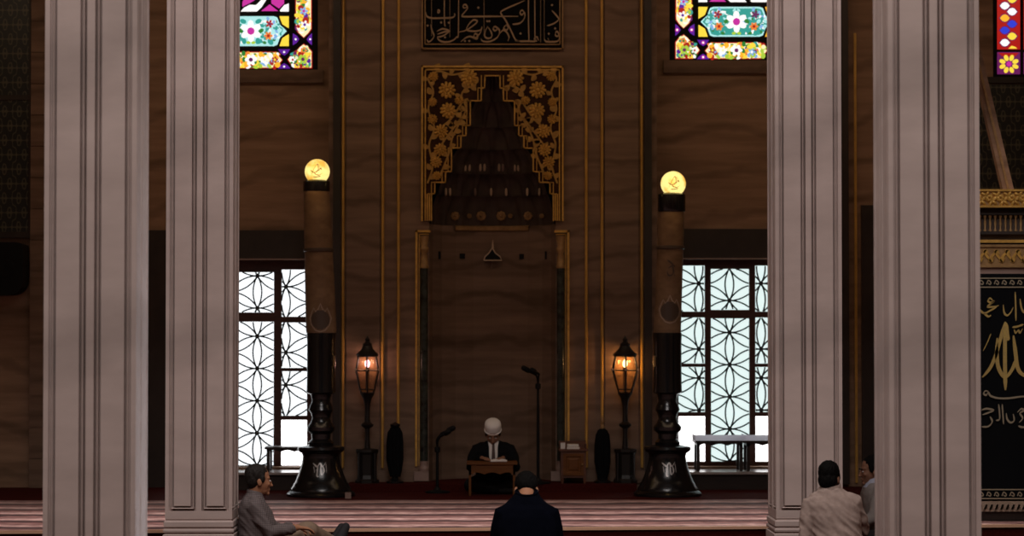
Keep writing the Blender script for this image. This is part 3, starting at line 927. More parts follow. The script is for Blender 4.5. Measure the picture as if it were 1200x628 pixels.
# plate built as vertical strips so that the stepped edge stays crisp
xs = sorted({493.5, *[x for x, y in HS]})
for side in (0, 1):
    for a, b in zip(xs, xs[1:]):
        mid = (a + b) / 2
        ylim = max((y for x, y in HS if x <= a + 1e-6), default=258) if a < 505.4 else min(258, next(y for (x, y), (x2, y2) in zip(HS, HS[1:]) if abs(y - y2) < 1e-6 and min(x, x2) - 1e-6 <= mid <= max(x, x2) + 1e-6))
        if a < 505.4: ylim = 258
        p0, p1 = (a, b) if side == 0 else (2 * CX - b, 2 * CX - a)
        mb.pbox(p0, p1, 77, ylim, YS - 0.03, 0.06)
mb.pbox(568, 2 * CX - 568, 77, 88.6, YS - 0.03, 0.06)
hood = mb.build('hood_panel', M_PANELRED, mih)
def strip_along(mb, pts, w, Y, th=0.018):
    """square strip along axis-parallel photo segments"""
    for (x0, y0), (x1, y1) in zip(pts, pts[1:]):
        mb.pbox(min(x0, x1) - w / 2, max(x0, x1) + w / 2, min(y0, y1) - w / 2, max(y0, y1) + w / 2, Y - th, th)
mb = MB()
strip_along(mb, [(494.5, 258), (494.5, 78), (2 * CX - 494.5, 78), (2 * CX - 494.5, 258)], 2.2, YS - 0.03, 0.028)
strip_along(mb, [(498.2, 258), (498.2, 81.5), (2 * CX - 498.2, 81.5), (2 * CX - 498.2, 258)], 1.5, YS - 0.03, 0.016)
for s in (0, 1):
    h = [(x if s == 0 else 2 * CX - x, y) for x, y in HS]
    strip_along(mb, h, 1.5, YS - 0.03, 0.026)
    h2 = [((x - 4) if s == 0 else 2 * CX - x + 4, y) for x, y in HS]
    strip_along(mb, [(x, y) for x, y in h2 if y < 232], 1.0, YS - 0.03, 0.014)
    for x0 in (500.6, 503.2):
        xx = x0 if s == 0 else 2 * CX - x0
        strip_along(mb, [(xx, 228), (xx, 257.5)], 1.7, YS - 0.03, 0.02)
strip_along(mb, [(568, 88.6), (2 * CX - 568, 88.6)], 1.5, YS - 0.03, 0.026)
mb.build('hood_border', M_GOLD, mih)
M_GOLDVINE = mat('gilded_leaf', (0.55, 0.32, 0.075), 0.55, 0.15, col2=(0.36, 0.20, 0.045), noise_scale=16)
# vines and leaves
mb = MB()
def leaf(mb, px, py, l, ang, w=0.42):
    x, z = g2(px, py)
    pts = [(0, 0), (.25, w * .8), (.55, w), (.8, w * .6), (1, 0), (.8, -w * .35), (.5, -w * .5), (.2, -w * .3)]
    ca, sa = math.cos(ang), math.sin(ang)
    P = [(x + sc * l * (a * ca - b * sa), z + sc * l * (a * sa + b * ca)) for a, b in pts]
    mb.prism(P, YS - 0.044, YS - 0.02)
rnd = random.Random(11)
vines = [[(501, 215), (507, 195), (503, 170), (509, 150), (502, 128), (508, 108), (502, 92), (514, 84), (530, 88), (548, 84)],
         [(516, 205), (526, 180), (530, 162), (538, 145), (546, 128), (541, 112), (547, 104), (558, 100)], [(512, 178), (522, 163), (532, 150), (541, 138)], [(519, 148), (530, 138), (543, 118)]]
for s in (0, 1):
    f = (lambda x: x) if s == 0 else (lambda x: 2 * CX - x)
    for v in vines:
        p = cat([g2(f(x), y) for x, y in v], 6)
        mb.ribbon(p, lambda a, b, t: 0.019, lambda x, z: YS - 0.046, 0.03)
        for i in range(2, len(p) - 1, 3):
            dx, dz = p[i + 1][0] - p[i - 1][0], p[i + 1][1] - p[i - 1][1]
            a = math.atan2(dz, dx) + (0.9 if i % 2 else -0.9)
            px = 577 + (p[i][0] - mx) / sc; py = 392 - (p[i][1] - 1.8) / sc
            leaf(mb, px, py, rnd.uniform(7, 11), a, 0.46)
mb.build('gilded_vine', M_GOLDVINE, mih)
roses = [(550, 92, 8.5), (524, 106, 8.5), (525, 130, 8), (517, 154, 7), (516, 176, 6.5), (511, 190, 6), (512, 206, 4.5), (507, 140, 5), (508, 90, 5), (538, 118, 4.5), (507, 120, 4.5)]
for s in (0, 1):
    for px, py, r in roses:
        x, z = g2(px if s == 0 else 2 * CX - px, py)
        mb = MB()
        R = r * 1.12 * sc
        for ring, (n, rr, pr, yo) in enumerate(((11, .80, .26, 0), (8, .50, .24, .012))):
            for k in range(n):
                a = 2 * PI * k / n + ring * 0.3
                M = Matrix.Translation((x + R * rr * math.cos(a), YS - 0.045 - yo, z + R * rr * math.sin(a))) @ Matrix.Rotation(-a, 4, 'Y')
                mb.ball((0, 0, 0), R * pr * 1.1, 0.013, R * pr * 0.8, M=M, nu=8, nv=6)
        mb.ball((x, YS - 0.06, z), R * 0.26, 0.02, R * 0.26, nu=10, nv=6)
        mb.build('rosette', M_GOLD, mih, smooth=60)

# lower frame with slim columns
for s in (0, 1):
    f = (lambda x: x) if s == 0 else (lambda x: 2 * CX - x)
    mb = MB()
    strip_along(mb, [(f(488), 545), (f(488), 271), (f(503), 271)], 2.6, YS, 0.03)
    strip_along(mb, [(f(491.2), 545), (f(491.2), 274.5), (f(502), 274.5)], 1.0, YS, 0.018)
    mb.build('niche_frame', M_GOLD, mih)
    x, _ = g2(f(497), 400)
    cyl = MB()
    z0, z1 = WZ(541, YS), WZ(314, YS)
    cyl.lathe([(0.042, z0), (0.042, z1)], x, YS - 0.012, 20)
    col = cyl.build('niche_column', M_GREENSTONE, mih, smooth=60)
    c = MB()
    za = WZ(314, YS); zb = WZ(280, YS); hh = zb - za
    c.lathe([(0.046, za - 0.004), (0.05, za + 0.02), (0.042, za + 0.03), (0.04, za + hh * .35), (0.028, za + hh * .5), (0.048, za + hh * .6), (0.05, za + hh * .68), (0.034, za + hh * .75), (0.05, za + hh), (0.052, zb + 0.03)], x, YS - 0.012, 16)
    c.build('column_capital', M_GOLDDULL, col, smooth=50)
    c = MB()
    c.box(x - 0.105, x + 0.05, YS - 0.06, YS + 0.03, 0.24, WZ(552, YS))
    c.lathe([(0.052, WZ(553, YS)), (0.056, WZ(549, YS)), (0.046, WZ(545, YS)), (0.044, WZ(540, YS))], x, YS - 0.012, 16)
    c.build('column_base', M_PINKSTONE, col)
# plinth course of the slab
for a, b in ((386, 485), (669, 769)):
    mb = MB(); mb.pbox(a, b, 552, 566, YS - 0.03, 0.04)
    mb.build('plinth', M_SLAB, mih)
# small dark slots and the ogee lamp motif in the niche
for px, py, w, h in ((513, 299, 7, 9), (540.5, 300, 9, 6), (613, 300.5, 9, 6), (642, 299, 7, 9)):
    x, _ = g2(px, py)
    a = math.acos(max(-1, min(1, (x - mx) / RN)))
    yy = YS + 0.03 + 0.92 * RN * math.sin(a) * 0.985 - 0.01
    mb = MB(); mb.pbox(px - w / 2, px + w / 2, py - h / 2, py + h / 2, yy, 0.03)
    mb.build('dark_slot', M_BLACK, mih)
yy = YS + 0.03 + 0.92 * RN - 0.075
og = [(567, 305), (568.5, 300.5), (573, 296.5), (575.5, 292.5), (576.8, 290.5), (578.2, 292.5), (580.5, 296.5), (586, 300.5), (588, 305)]
mb = MB(); mb.prism([W(x, y, yy) for x, y in og], yy, yy + 0.05)
lm = mb.build('lamp_motif', M_BLACK, mih)
mb = MB()
p = [W(x, y, yy) for x, y in og + [og[0]]]
mb.ribbon(p, lambda a, b, t: 0.012, lambda x, z: yy - 0.012, 0.02)
mb.ribbon([W(577.4, 291, yy), W(577.4, 286, yy), W(577.6, 281, yy)], lambda a, b, t: 0.022 * (1.15 - t), lambda x, z: yy - 0.012, 0.02)
mb.build('motif_outline', M_PALE, lm)

# inscription panel
mb = MB(); mb.pbox(495, 660, -60, 56.5, YS - 0.02, 0.03)
ins = mb.build('inscription_panel', M_BLACKTILE, mih)
mb = MB()
strip_along(mb, [(494.5, -58), (494.5, 57), (659.5, 57), (659.5, -58), (494.5, -58)], 1.6, YS - 0.02, 0.03)
strip_along(mb, [(497.8, -55), (497.8, 51.8), (656.4, 51.8), (656.4, -55), (497.8, -55)], 1.3, YS - 0.02, 0.018)
mb.build('panel_border', M_GOLDDULL, ins)
strokes = [
 [(1072, 262), (1078, 246), (1092, 252), (1098, 272), (1086, 284), (1072, 272), (1080, 252)], [(1096, 268), (1104, 296), (1088, 322), (1040, 327), (1000, 324), (985, 305)],
 [(985, -340), (985, 308)], [(1020, 326), (1014, 296)], [(1045, 82), (1078, 118), (1098, 150), (1070, 178), (1030, 196), (1006, 200)],
 [(957, -340), (957, 332)], [(910, -340), (912, 160), (914, 300), (928, 322)], [(940, 318), (930, 290), (908, 298), (914, 322), (860, 322), (800, 322), (756, 318)],
 [(862, -340), (862, 140), (866, 322)], [(830, 96), (812, 80), (796, 98), (810, 116), (830, 100), (832, 138), (800, 178), (752, 190), (738, 186)],
 [(832, 4), (770, 32), (700, 62), (652, 88), (648, 108), (684, 160), (724, 236), (760, 308), (800, 324)],
 [(782, 128), (640, 128), (480, 129), (362, 130), (343, 120), (366, 92), (386, 62), (370, 36), (352, 44), (358, 62), (384, 58)],
 [(515, -340), (515, 282)], [(545, 204), (524, 246), (522, 286), (548, 300), (574, 288), (572, 254), (548, 214)],
 [(600, 208), (618, 226), (600, 240), (586, 224), (602, 208), (636, 240), (618, 292), (560, 324), (506, 322), (490, 300)],
 [(690, 190), (704, 216), (688, 236), (668, 220), (688, 194)], [(640, 260), (664, 236), (690, 250), (710, 290), (700, 322)],
 [(318, 250), (372, 238), (430, 200), (462, 168), (434, 156), (396, 190), (380, 232), (430, 244), (484, 236), (496, 212)],
 [(462, 296), (436, 290), (444, 264), (466, 276), (458, 304), (410, 286), (372, 296), (334, 326)], [(500, 206), (486, 256), (448, 296)],
 [(315, -340), (315, 232), (300, 290), (256, 322), (200, 328), (160, 310), (150, 284)], [(146, 246), (190, 226), (240, 240), (196, 252), (150, 268)], [(248, 242), (196, 280), (150, 290)],
 [(105, -340), (105, 282)], [(205, -340), (205, 130), (212, 206)], [(248, -340), (248, 292)],
 [(60, 96), (70, 128), (110, 142), (190, 141), (262, 138), (286, 122), (282, 104)], [(98, 190), (108, 236), (124, 282), (100, 318), (80, 326), (68, 308)],
 [(150, 90), (158, 78), (168, 88), (160, 100), (150, 90)], [(70, -40), (140, -60), (260, -50), (300, -90)], [(560, -40), (640, -70), (760, -60)], [(390, -60), (440, -30), (490, -70)]]
mb = MB()
cv = lambda p: W(490 + p[0] / 6.667, p[1] / 6.667, YS - 0.02)
nb = nib(0.007, 0.018, math.radians(70))
for st in strokes:
    pts = [cv(p) for p in (cat(st, 7) if len(st) > 2 else st)]
    mb.ribbon(pts, nb, lambda x, z: YS - 0.028, 0.012)
for x, y in ((180, 176), (240, 178), (400, 320), (366, 320), (74, 200), (1070, 222), (1020, 264), (540, 166), (556, 166), (470, 60), (210, 292), (800, 262), (1046, 40)):
    c = cv((x, y))
    mb.prism([(c[0] + 0.013 * a, c[1] + 0.013 * b) for a, b in ((-1, 0), (0, -1), (1, 0), (0, 1))], YS - 0.028, YS - 0.016)
mb.build('inscription', M_LETTER, ins)

# ------------------------------------------------------------------ giant candles
def globe_mat():
    m = bpy.data.materials.new('lit_globe'); m.use_nodes = True
    nt = m.node_tree; b = nt.nodes['Principled BSDF']
    b.inputs['Base Color'].default_value = (0.5, 0.35, 0.1, 1)
    tc = nt.nodes.new('ShaderNodeTexCoord')
    n = nt.nodes.new('ShaderNodeTexNoise'); n.inputs['Scale'].default_value = 9; n.inputs['Detail'].default_value = 3
    nt.links.new(tc.outputs['Object'], n.inputs['Vector'])
    r = nt.nodes.new('ShaderNodeValToRGB')
    r.color_ramp.elements[0].position = 0.33; r.color_ramp.elements[0].color = (0.75, 0.40, 0.06, 1)
    r.color_ramp.elements[1].position = 0.52; r.color_ramp.elements[1].color = (1.0, 0.80, 0.27, 1)
    nt.links.new(n.outputs['Fac'], r.inputs['Fac'])
    nt.links.new(r.outputs['Color'], b.inputs['Emission Color'])
    b.inputs['Emission Strength'].default_value = 1.15
    return m
M_GLOBE = globe_mat()
M_GLOBEINK = mat('globe_script', (0.10, 0.06, 0.02), 0.5, emit=(0.40, 0.22, 0.05), es=0.45)
def candlestick(cx, Y, label, base, stem, drum, candle, cap, globe, med, band, lean, script=False):
    """all profile numbers are measured in photo pixels at depth Y: (half width, y)"""
    s = Y / F
    X, _ = W(cx, 400, Y)
    root = thing('giant_candlestick', label, 'candlestick', (X, Y, Z1), 'giant candles beside the niche')
    z = lambda y: 1.8 - (y - 392) * s
    prof = [(h * s, z(y)) for h, y in base]; prof[0] = (prof[0][0], Z1)
    mb = MB(); mb.lathe(prof, X, Y, 48)
    b = mb.build('base', M_BRONZE, root, smooth=35)
    mb = MB(); mb.lathe([(h * s, z(y)) for h, y in stem], X, Y, 32); mb.build('stem', M_BRONZE, root, smooth=40)
    mb = MB(); mb.lathe([(h * s, z(y)) for h, y in drum], X, Y, 32); mb.build('drip_drum', M_BRONZE, root, smooth=40)
    mb = MB()
    pc = [(h * s, z(y)) for h, y in candle]
    mb.lathe(pc, X, Y, 32, lean=lean)
    cd = mb.build('candle', M_WAX, root, smooth=40)
    zc = pc[0][1]
    def axis(zz): return X + lean * (zz - zc)
    def rad(pr, zz):
        for (r0, z0), (r1, z1) in zip(pr, pr[1:]):
            if z0 <= zz <= z1: return r0 + (r1 - r0) * (zz - z0) / max(z1 - z0, 1e-6)
        return pr[-1][0]
    mb = MB(); zb = z(band)
    r = rad(pc, zb)
    mb.lathe([(r + .001, zb - .02), (r + .01, zb - .014), (r + .012, zb), (r + .01, zb + .014), (r + .001, zb + .02)], axis(zb), Y, 32)
    mb.build('candle_band', M_WAXINK, cd, smooth=40)
    # painted tulip medallion, wrapped round the candle
    def wrap(pr, ax, e):
        def f(x, zz):
            R = rad(pr, zz); d = x - ax(zz)
            return Y - math.sqrt(max(R * R - d * d, 1e-5)) - e
        return f
    f = wrap(pc, axis, 0.004)
    mxp, myp, mr = med
    c0 = (axis(z(myp)) + (mxp) * s, z(myp))
    tul = [(0, -1.25), (-.45, -1.12), (-.85, -.6), (-.98, 0), (-.8, .55), (-.62, .95), (-.45, .6), (-.2, .85), (0, 1.35), (.2, .85), (.45, .6), (.62, .95), (.8, .55), (.98, 0), (.85, -.6), (.45, -1.12), (0, -1.25)]
    mb = MB()
    q = [(c0[0] + a * mr * s, c0[1] + b * mr * s) for a, b in tul]
    mb.ribbon(q, lambda a, b, t: 0.014, f, 0.004)
    mb.build('tulip_outline', M_CREAMSTONE, cd)
    mb = MB()
    N = 8
    # filled heart of the medallion: horizontal strokes
    for k in range(15):
        v = -0.95 + 1.60 * k / 14
        hw = 0.86 * math.sqrt(max(0, 1 - ((v + 0.14) / 0.86) ** 2))
        if hw < 0.05: continue
        mb.ribbon([(c0[0] + u * hw * mr * s / 4, c0[1] + v * mr * s) for u in range(-4, 5)], lambda a, b, t: 0.019, f, 0.003)
    mb.build('tulip_medallion', M_WAXINK, cd)
    if script:
        mb = MB()
        for st in ([(-4, 305), (1, 309), (5, 313)], [(-3, 315), (2, 312), (3, 321), (-2, 323), (-4, 318)], [(4, 316), (5, 324)]):
            mb.ribbon([(axis(z(y)) + x * s, z(y)) for x, y in cat(st, 5)], nib(0.008, 0.018, 0.9), f, 0.004)
        mb.build('painted_script', M_WAXINK, cd)
    mb = MB()
    pk = [(h * s, z(y)) for h, y in cap]
    mb.lathe(pk, axis(pk[0][1]), Y, 32); mb.build('cap', M_BRONZE, root, smooth=40)
    gx, gy, gr = globe
    gX = axis(z(gy)) + gx * s
    mb = MB(); mb.ball((gX, Y, z(gy)), gr * s, nu=32, nv=20)
    g = mb.build('globe_lamp', M_GLOBE, root, smooth=80)
    mb = MB()
    R = gr * s
    for st in ([(-6, 4), (-2, -4), (1, -8), (2, -2), (-2, 3), (3, 5), (7, 2)], [(-7, -1), (-3, 2), (2, 0), (6, -4)], [(0, 2), (4, -3), (6, -1)], [(-4, 7), (1, 7), (5, 6)], [(3, -7), (4, -3)]):
        pts = [(gX + x * s, z(gy + y)) for x, y in cat(st, 5)]
        mb.ribbon(pts, nib(0.004, 0.010, 0.9), lambda x, zz: Y - math.sqrt(max(R * R - (x - gX) ** 2 - (zz - z(gy)) ** 2, 1e-5)) - 0.003, 0.003)
    mb.build('globe_script', M_GLOBEINK, g)
    # silver emblem on the bell-shaped base
    mb = MB()
    fb = wrap(prof, lambda zz: X, 0.005)
    for st in ([(-8, 541), (-3, 545), (0, 541), (3, 545), (7, 540)], [(-7, 545), (-6, 552)], [(-2, 544), (-3, 555), (-1, 556)], [(1, 543), (2, 554), (5, 551), (4, 545)], [(7, 542), (8, 552)], [(-5, 550), (-3, 547)]):
        pts = [(X + x * s, z(y)) for x, y in cat(st, 5)]
        mb.ribbon(pts, nib(0.006, 0.018, 0.8), fb, 0.006)
    mb.build('silver_emblem', M_SILVER, b)
    # small dull-gold bar on the inner side of the drum
    mb = MB()
    mb.capsule([(X + 0.135 * (1 if cx < 577 else -1), Y - 0.07, z(418)), (X + 0.135 * (1 if cx < 577 else -1), Y - 0.07, z(428))], 0.012, 8)
    mb.build('drum_bar', M_GOLDDULL, root, smooth=60)
    return root, (gX, Y, z(gy))
base = [(40, 581), (40, 577.5), (37.5, 575), (35.5, 574), (35, 571), (33, 568.5), (32.2, 566), (30.5, 564), (27.5, 557), (24.5, 549), (22.4, 541), (21.5, 534), (22.5, 530.5), (26, 528.5), (27.5, 526), (27, 523), (18, 521.5), (14, 520.5)]
stem = [(14, 521.5), (15, 518), (11, 514), (11.5, 508), (16, 504), (16.5, 500), (12.5, 495), (10.5, 490), (12, 484), (14.5, 480), (13, 475), (10.5, 470), (11.5, 465), (13, 460), (14, 458)]
drumL = [(10, 462), (15.5, 461), (17.3, 459.5), (17, 455), (16.7, 440), (16.7, 400), (17.2, 393), (17, 390), (14, 389.5)]
gl = {}
gl[0] = candlestick(376.5, 25.4, 'giant candle left of the niche, the one with the lower-set tulip and globe higher up', base, stem, drumL,
    [(17.6, 390), (17.9, 386), (17.5, 350), (16.9, 315), (16.5, 293), (15.9, 250), (15.2, 224)], [(15.4, 224.5), (15.8, 223), (15.8, 213), (14.5, 212), (9, 210.5), (5, 209)],
    (1.5, 201, 14.6), (0.5, 373, 12.5), 293, -0.035)
gl[1] = candlestick(782, 25.4, 'leaning giant candle right of the niche with a tulip mark and painted script', base, stem, drumL,
    [(15.8, 391), (16, 387), (15.7, 350), (15.6, 315), (15.4, 290), (15.3, 265), (14.8, 247)], [(15.2, 248), (16.3, 246.5), (16.3, 228), (15, 227), (9, 225.5), (5, 224)],
    (0.8, 215, 14.8), (1.0, 363, 12.5), 290, 0.037, True)

# ------------------------------------------------------------------ lanterns on posts
M_LANGLASS = bpy.data.materials.new('lantern_glass'); M_LANGLASS.use_nodes = True
_nt = M_LANGLASS.node_tree
_tp = _nt.nodes.new('ShaderNodeBsdfTransparent'); _tp.inputs['Color'].default_value = (1.0, 0.86, 0.68, 1)
_b = _nt.nodes['Principled BSDF']; _b.inputs['Base Color'].default_value = (0.30, 0.19, 0.11, 1); _b.inputs['Roughness'].default_value = 0.15
_mx = _nt.nodes.new('ShaderNodeMixShader'); _mx.inputs[0].default_value = 0.22
_nt.links.new(_tp.outputs[0], _mx.inputs[1]); _nt.links.new(_b.outputs[0], _mx.inputs[2]); _nt.links.new(_mx.outputs[0], _nt.nodes['Material Output'].inputs['Surface'])
def lantern(cx, Y, label, bulbcol, es, wide):
    s = Y / F
    X, _ = W(cx, 440, Y)
    zf = 0.23
    root = thing('post_lantern', label, 'lantern', (X, Y, zf), 'lanterns on posts beside the niche')
    z = lambda y: 1.8 - (y - 392) * s
    mb = MB()
    mb.lathe([(15 * s, zf), (15 * s, zf + .03), (12.5 * s, zf + .045), (11.5 * s, z(556)), (12 * s, z(540)), (12.5 * s, z(532)), (14 * s, z(529)), (14 * s, z(526)), (4 * s, z(525))], X, Y, 8, PI / 8)
    mb.build('pedestal', M_LANTERN, root)
    mb = MB()
    for k in range(4):
        a = PI / 4 + k * PI / 2
        mb.tube([(X + 13 * s * math.cos(a), Y + 13 * s * math.sin(a), z(530)), (X + 13.5 * s * math.cos(a), Y + 13.5 * s * math.sin(a), zf + 0.02)], 0.012, 6)
    mb.build('pedestal_rods', M_LANTERN, root)
    mb = MB()
    mb.lathe([(3.6 * s, z(526)), (2.6 * s, z(510)), (3.0 * s, z(502)), (7 * s, z(499)), (7.5 * s, z(497)), (3.4 * s, z(494)), (2.8 * s, z(485)), (3.4 * s, z(474)), (5 * s, z(467)), (8 * s, z(462)), (9 * s, z(460)), (7 * s, z(459))], X, Y, 16)
    mb.build('post', M_LANTERN, root, smooth=40)
    wt, wm, wb = wide
    n = 6; a0 = PI / 6
    prof = [(wb, 459.5), (wb + 1.5, 456), (wm, 434), (wt, 417)]
    mb = MB()
    mb.rings([[Vector((X + h * s * math.cos(a0 + k * PI / 3), Y + h * s * math.sin(a0 + k * PI / 3), z(y))) for k in range(n)] for h, y in prof], cap=False)
    mb.build('glass', M_LANGLASS, root)
    mb = MB()
    for k in range(n):
        a = a0 + k * PI / 3
        mb.tube([(X + h * 1.02 * s * math.cos(a), Y + h * 1.02 * s * math.sin(a), z(y)) for h, y in prof], 0.0085, 6)
    for h, y in (prof[1], prof[2], prof[3]):
        ring = [(X + h * 1.03 * s * math.cos(a0 + k * PI / 3), Y + h * 1.03 * s * math.sin(a0 + k * PI / 3), z(y)) for k in range(n + 1)]
        for p, q in zip(ring, ring[1:]): mb.tube([p, q], 0.007, 6)
    cg = mb.build('cage', M_LANTERN, root)
    for k in range(n):
        a = a0 + k * PI / 3
        mb = MB()
        mb.ball((X + wm * 1.06 * s * math.cos(a), Y + wm * 1.06 * s * math.sin(a), z(433)), 0.013, nu=8, nv=6)
        mb.build('stud', M_PALE, cg, smooth=60)
    mb = MB()
    mb.lathe([(wt * s, z(418)), (wt * 1.12 * s, z(417)), (wt * 1.12 * s, z(414.5)), (wt * .95 * s, z(413)), (wt * .62 * s, z(409)), (wt * .45 * s, z(405)), (wt * .5 * s, z(403.5)), (wt * .25 * s, z(401)), (2.2 * s, z(400)), (3.2 * s, z(398)), (1.4 * s, z(396)), (0.4 * s, z(393.5))], X, Y, 12)
    mb.build('hood', M_LANTERN, root, smooth=40)
    mb = MB(); mb.ball((X, Y, z(426)), 2.9 * s, 2.9 * s, 4.6 * s); 
    mb.build('bulb', mat('bulb', bulbcol, 0.5, emit=bulbcol, es=es), root, smooth=80)
    mb = MB(); mb.lathe([(2.2 * s, z(457)), (2.2 * s, z(433)), (1.5 * s, z(431))], X, Y, 12)
    mb.build('candle_tube', M_WAX, root, smooth=50)
    return root, (X, Y, z(426))
lan0 = lantern(430.5, 26.28, 'post lantern with a pinkish bulb left of the niche', (1.0, 0.62, 0.90), 5.0, (11.5, 14.5, 8.0))
lan1 = lantern(732.5, 26.28, 'post lantern with a warm candle-like bulb right of the niche', (1.0, 0.72, 0.34), 6.0, (12.5, 16.0, 8.0))

# ------------------------------------------------------------------ furled banners on stands
def banner(cx, Y, label, ytop, half, finial):
    s = Y / F; X, _ = W(cx, 520, Y); zf = 0.23
    z = lambda y: 1.8 - (y - 392) * s
    root = thing('furled_banner', label, 'banner', (X, Y, zf), 'furled dark banners beside the lanterns')
    mb = MB(); mb.lathe([(10 * s, zf), (10 * s, zf + .02), (4 * s, zf + .05), (2 * s, zf + .09)], X, Y, 16); mb.build('foot', M_BRONZE, root, smooth=40)
    mb = MB(); mb.tube([(X, Y, zf + .05), (X, Y, z(ytop - 5))], 0.012, 8); mb.build('pole', M_DARKWOOD, root)
    n = 72; rs = []
    for y, h in ((ytop + 58, half * .62), (ytop + 50, half * .8), (ytop + 38, half), (ytop + 18, half * .98), (ytop + 6, half * .85), (ytop + 1, half * .6), (ytop - 1, half * .3)):
        rs.append([Vector((X + (h * s) * (1 + .16 * math.cos(9 * a + h)) * math.cos(a), Y + .75 * (h * s) * (1 + .16 * math.cos(9 * a + h)) * math.sin(a), z(y))) for a in (2 * PI * k / n for k in range(n))])
    mb = MB(); mb.rings(rs); mb.build('folded_cloth', M_BLACKCLOTH, root, smooth=50)
    mb = MB()
    if finial:
        mb.lathe([(1.5 * s, z(ytop)), (2.6 * s, z(ytop - 3)), (1.2 * s, z(ytop - 6)), (2.8 * s, z(ytop - 9)), (1.6 * s, z(ytop - 12)), (.3 * s, z(ytop - 16))], X, Y, 12)
        mb.build('finial', M_GOLDDULL, root, smooth=50)
    else:
        mb.lathe([(4 * s, z(ytop + 1)), (6 * s, z(ytop - 1)), (6 * s, z(ytop - 3)), (2 * s, z(ytop - 5)), (.4 * s, z(ytop - 6))], X, Y, 12)
        mb.build('finial', M_BRONZE, root, smooth=50)
banner(463, 26.25, 'furled dark banner with a blunt top beside the left lantern', 500, 9.0, False)
banner(706, 26.25, 'furled dark banner with a gilded finial beside the right lantern', 503, 8.5, True)

# ------------------------------------------------------------------ microphones
def micstand(cx, Y, ytop, zf, mics, label):
    s = Y / F; X, _ = W(cx, 500, Y)
    z = lambda y: 1.8 - (y - 392) * s
    root = thing('microphone_stand', label, 'microphone stand', (X, Y, zf), 'microphone stands in front of the niche')
    mb = MB(); mb.lathe([(.13, zf), (.13, zf + .015), (.04, zf + .03), (.02, zf + .06)], X, Y, 24); mb.build('foot', M_BLACK, root, smooth=40)
    mb = MB(); mb.tube([(X, Y, zf + .03), (X, Y, z((ytop + 565) / 2)), (X, Y, z(ytop))], [.016, .016, .012], 10); mb.build('pole', M_BLACK, root, smooth=60)
    mb = MB(); mb.lathe([(.018, z(ytop + 8)), (.03, z(ytop + 7)), (.03, z(ytop + 2)), (.018, z(ytop + 1))], X, Y, 12); mb.build('clutch', M_BLACK, root, smooth=40)
    for (ax, ay, bx, by, mx_, my_) in mics:
        pts = [(X, Y, z(ytop + 1)), (W(ax, ay, Y)[0], Y - .02, z(ay)), (W(bx, by, Y)[0], Y - .05, z(by))]
        mb = MB(); mb.tube(cat([Vector(p) for p in pts], 6), .010, 8)
        g = mb.build('gooseneck', M_BLACK, root, smooth=60)
        b = Vector((W(bx, by, Y)[0], Y - .05, z(by))); m = Vector((W(mx_, my_, Y)[0], Y - .10, z(my_)))
        d = (m - b).normalized(); L = (m - b).length
        mb = MB(); mb.capsule([b, b + d * L * .3, b + d * L * .6], [.012, .014, .018], 10); mb.capsule([b + d * L * .65, b + d * L], .028, 12)
        mb.build('microphone', M_BLACK, g, smooth=60)
micstand(630.5, 26.16, 448, 0.23, [(629.5, 443, 628, 439, 613.5, 431), (631, 442, 631.5, 438, 623, 433.5)], 'tall black microphone stand behind the seated preacher')
micstand(512.5, 25.9, 522, Z1, [(512, 515, 517, 507.5, 531, 501), (513, 517, 516, 511, 526, 505)], 'short black microphone stand left of the seated preacher')
# ------------------------------------------------------------------ small furniture
def scallop(x0, x1, zt, zb, n=3, d=0.03):
    """apron outline: straight top, scalloped lower edge"""
    pts = [(x0, zt), (x0, zb)]
    m = 36
    for k in range(1, m):
        t = k / m
        pts.append((x0 + (x1 - x0) * t, zb + d * (0.35 + 0.65 * abs(math.sin(PI * t * n))) * min(1, 8 * t, 8 * (1 - t))))
    return pts + [(x1, zb), (x1, zt)]
def low_table(name, label, x0, x1, y0, y1, zf, zt, m_top, m_leg, apron, group, legw=0.022, over=0.02):
    root = thing(name, label, 'table', ((x0 + x1) / 2, (y0 + y1) / 2, zf), group)
    mb = MB(); mb.box(x0 - over, x1 + over, y0 - over, y1 + over, zt - 0.024, zt)
    mb.build('table_top', m_leg, root)
    if m_top is not m_leg:
        mb = MB()  # backless translucent rim added to catch the window light as a bright band
        xa, xb, ya, za, zb = x0 - over, x1 + over, y0 - over, zt, zt + 0.062
        mb.poly([(xa, ya, za), (xb, ya, za), (xb, ya + .004, zb), (xa, ya + .004, zb)])
        mb.poly([(xa, ya, za), (xa, y1, za), (xa, y1, zb), (xa, ya + .004, zb)])
        mb.poly([(xb, ya, za), (xb, y1, za), (xb, y1, zb), (xb, ya + .004, zb)])
        mb.build('added_rim', m_top, root, label='added whitish translucent rim for the bright band above the table top')
    for ya in (y0, y1 - 0.016):
        mb = MB(); mb.prism(scallop(x0, x1, zt - 0.024, zt - apron), ya, ya + 0.016); mb.build('apron', m_leg, root)
    for sx in (0, 1):
        mb = MB(); xa = x0 if sx == 0 else x1 - 0.016
        mb.box(xa, xa + 0.016, y0 + 0.016, y1 - 0.016, zt - apron * 0.8, zt - 0.024); mb.build('apron', m_leg, root)
        for sy in (0, 1):
            xa = x0 if sx == 0 else x1 - legw; yb = y0 if sy == 0 else y1 - legw
            mb = MB()
            cxx, cyy = xa + legw / 2, yb + legw / 2
            mb.rings([[Vector((cxx + a * legw / 2 * k, cyy + b * legw / 2 * k, z)) for a, b in ((-1, -1), (1, -1), (1, 1), (-1, 1))] for k, z in ((.8, zf), (1.05, zf + .03), (1, zt - apron), (1, zt - .024))])
            mb.build('leg', m_leg, root)
    return root
M_PALERIM = mat('translucent_white', (0.85, 0.80, 0.9), 0.5)
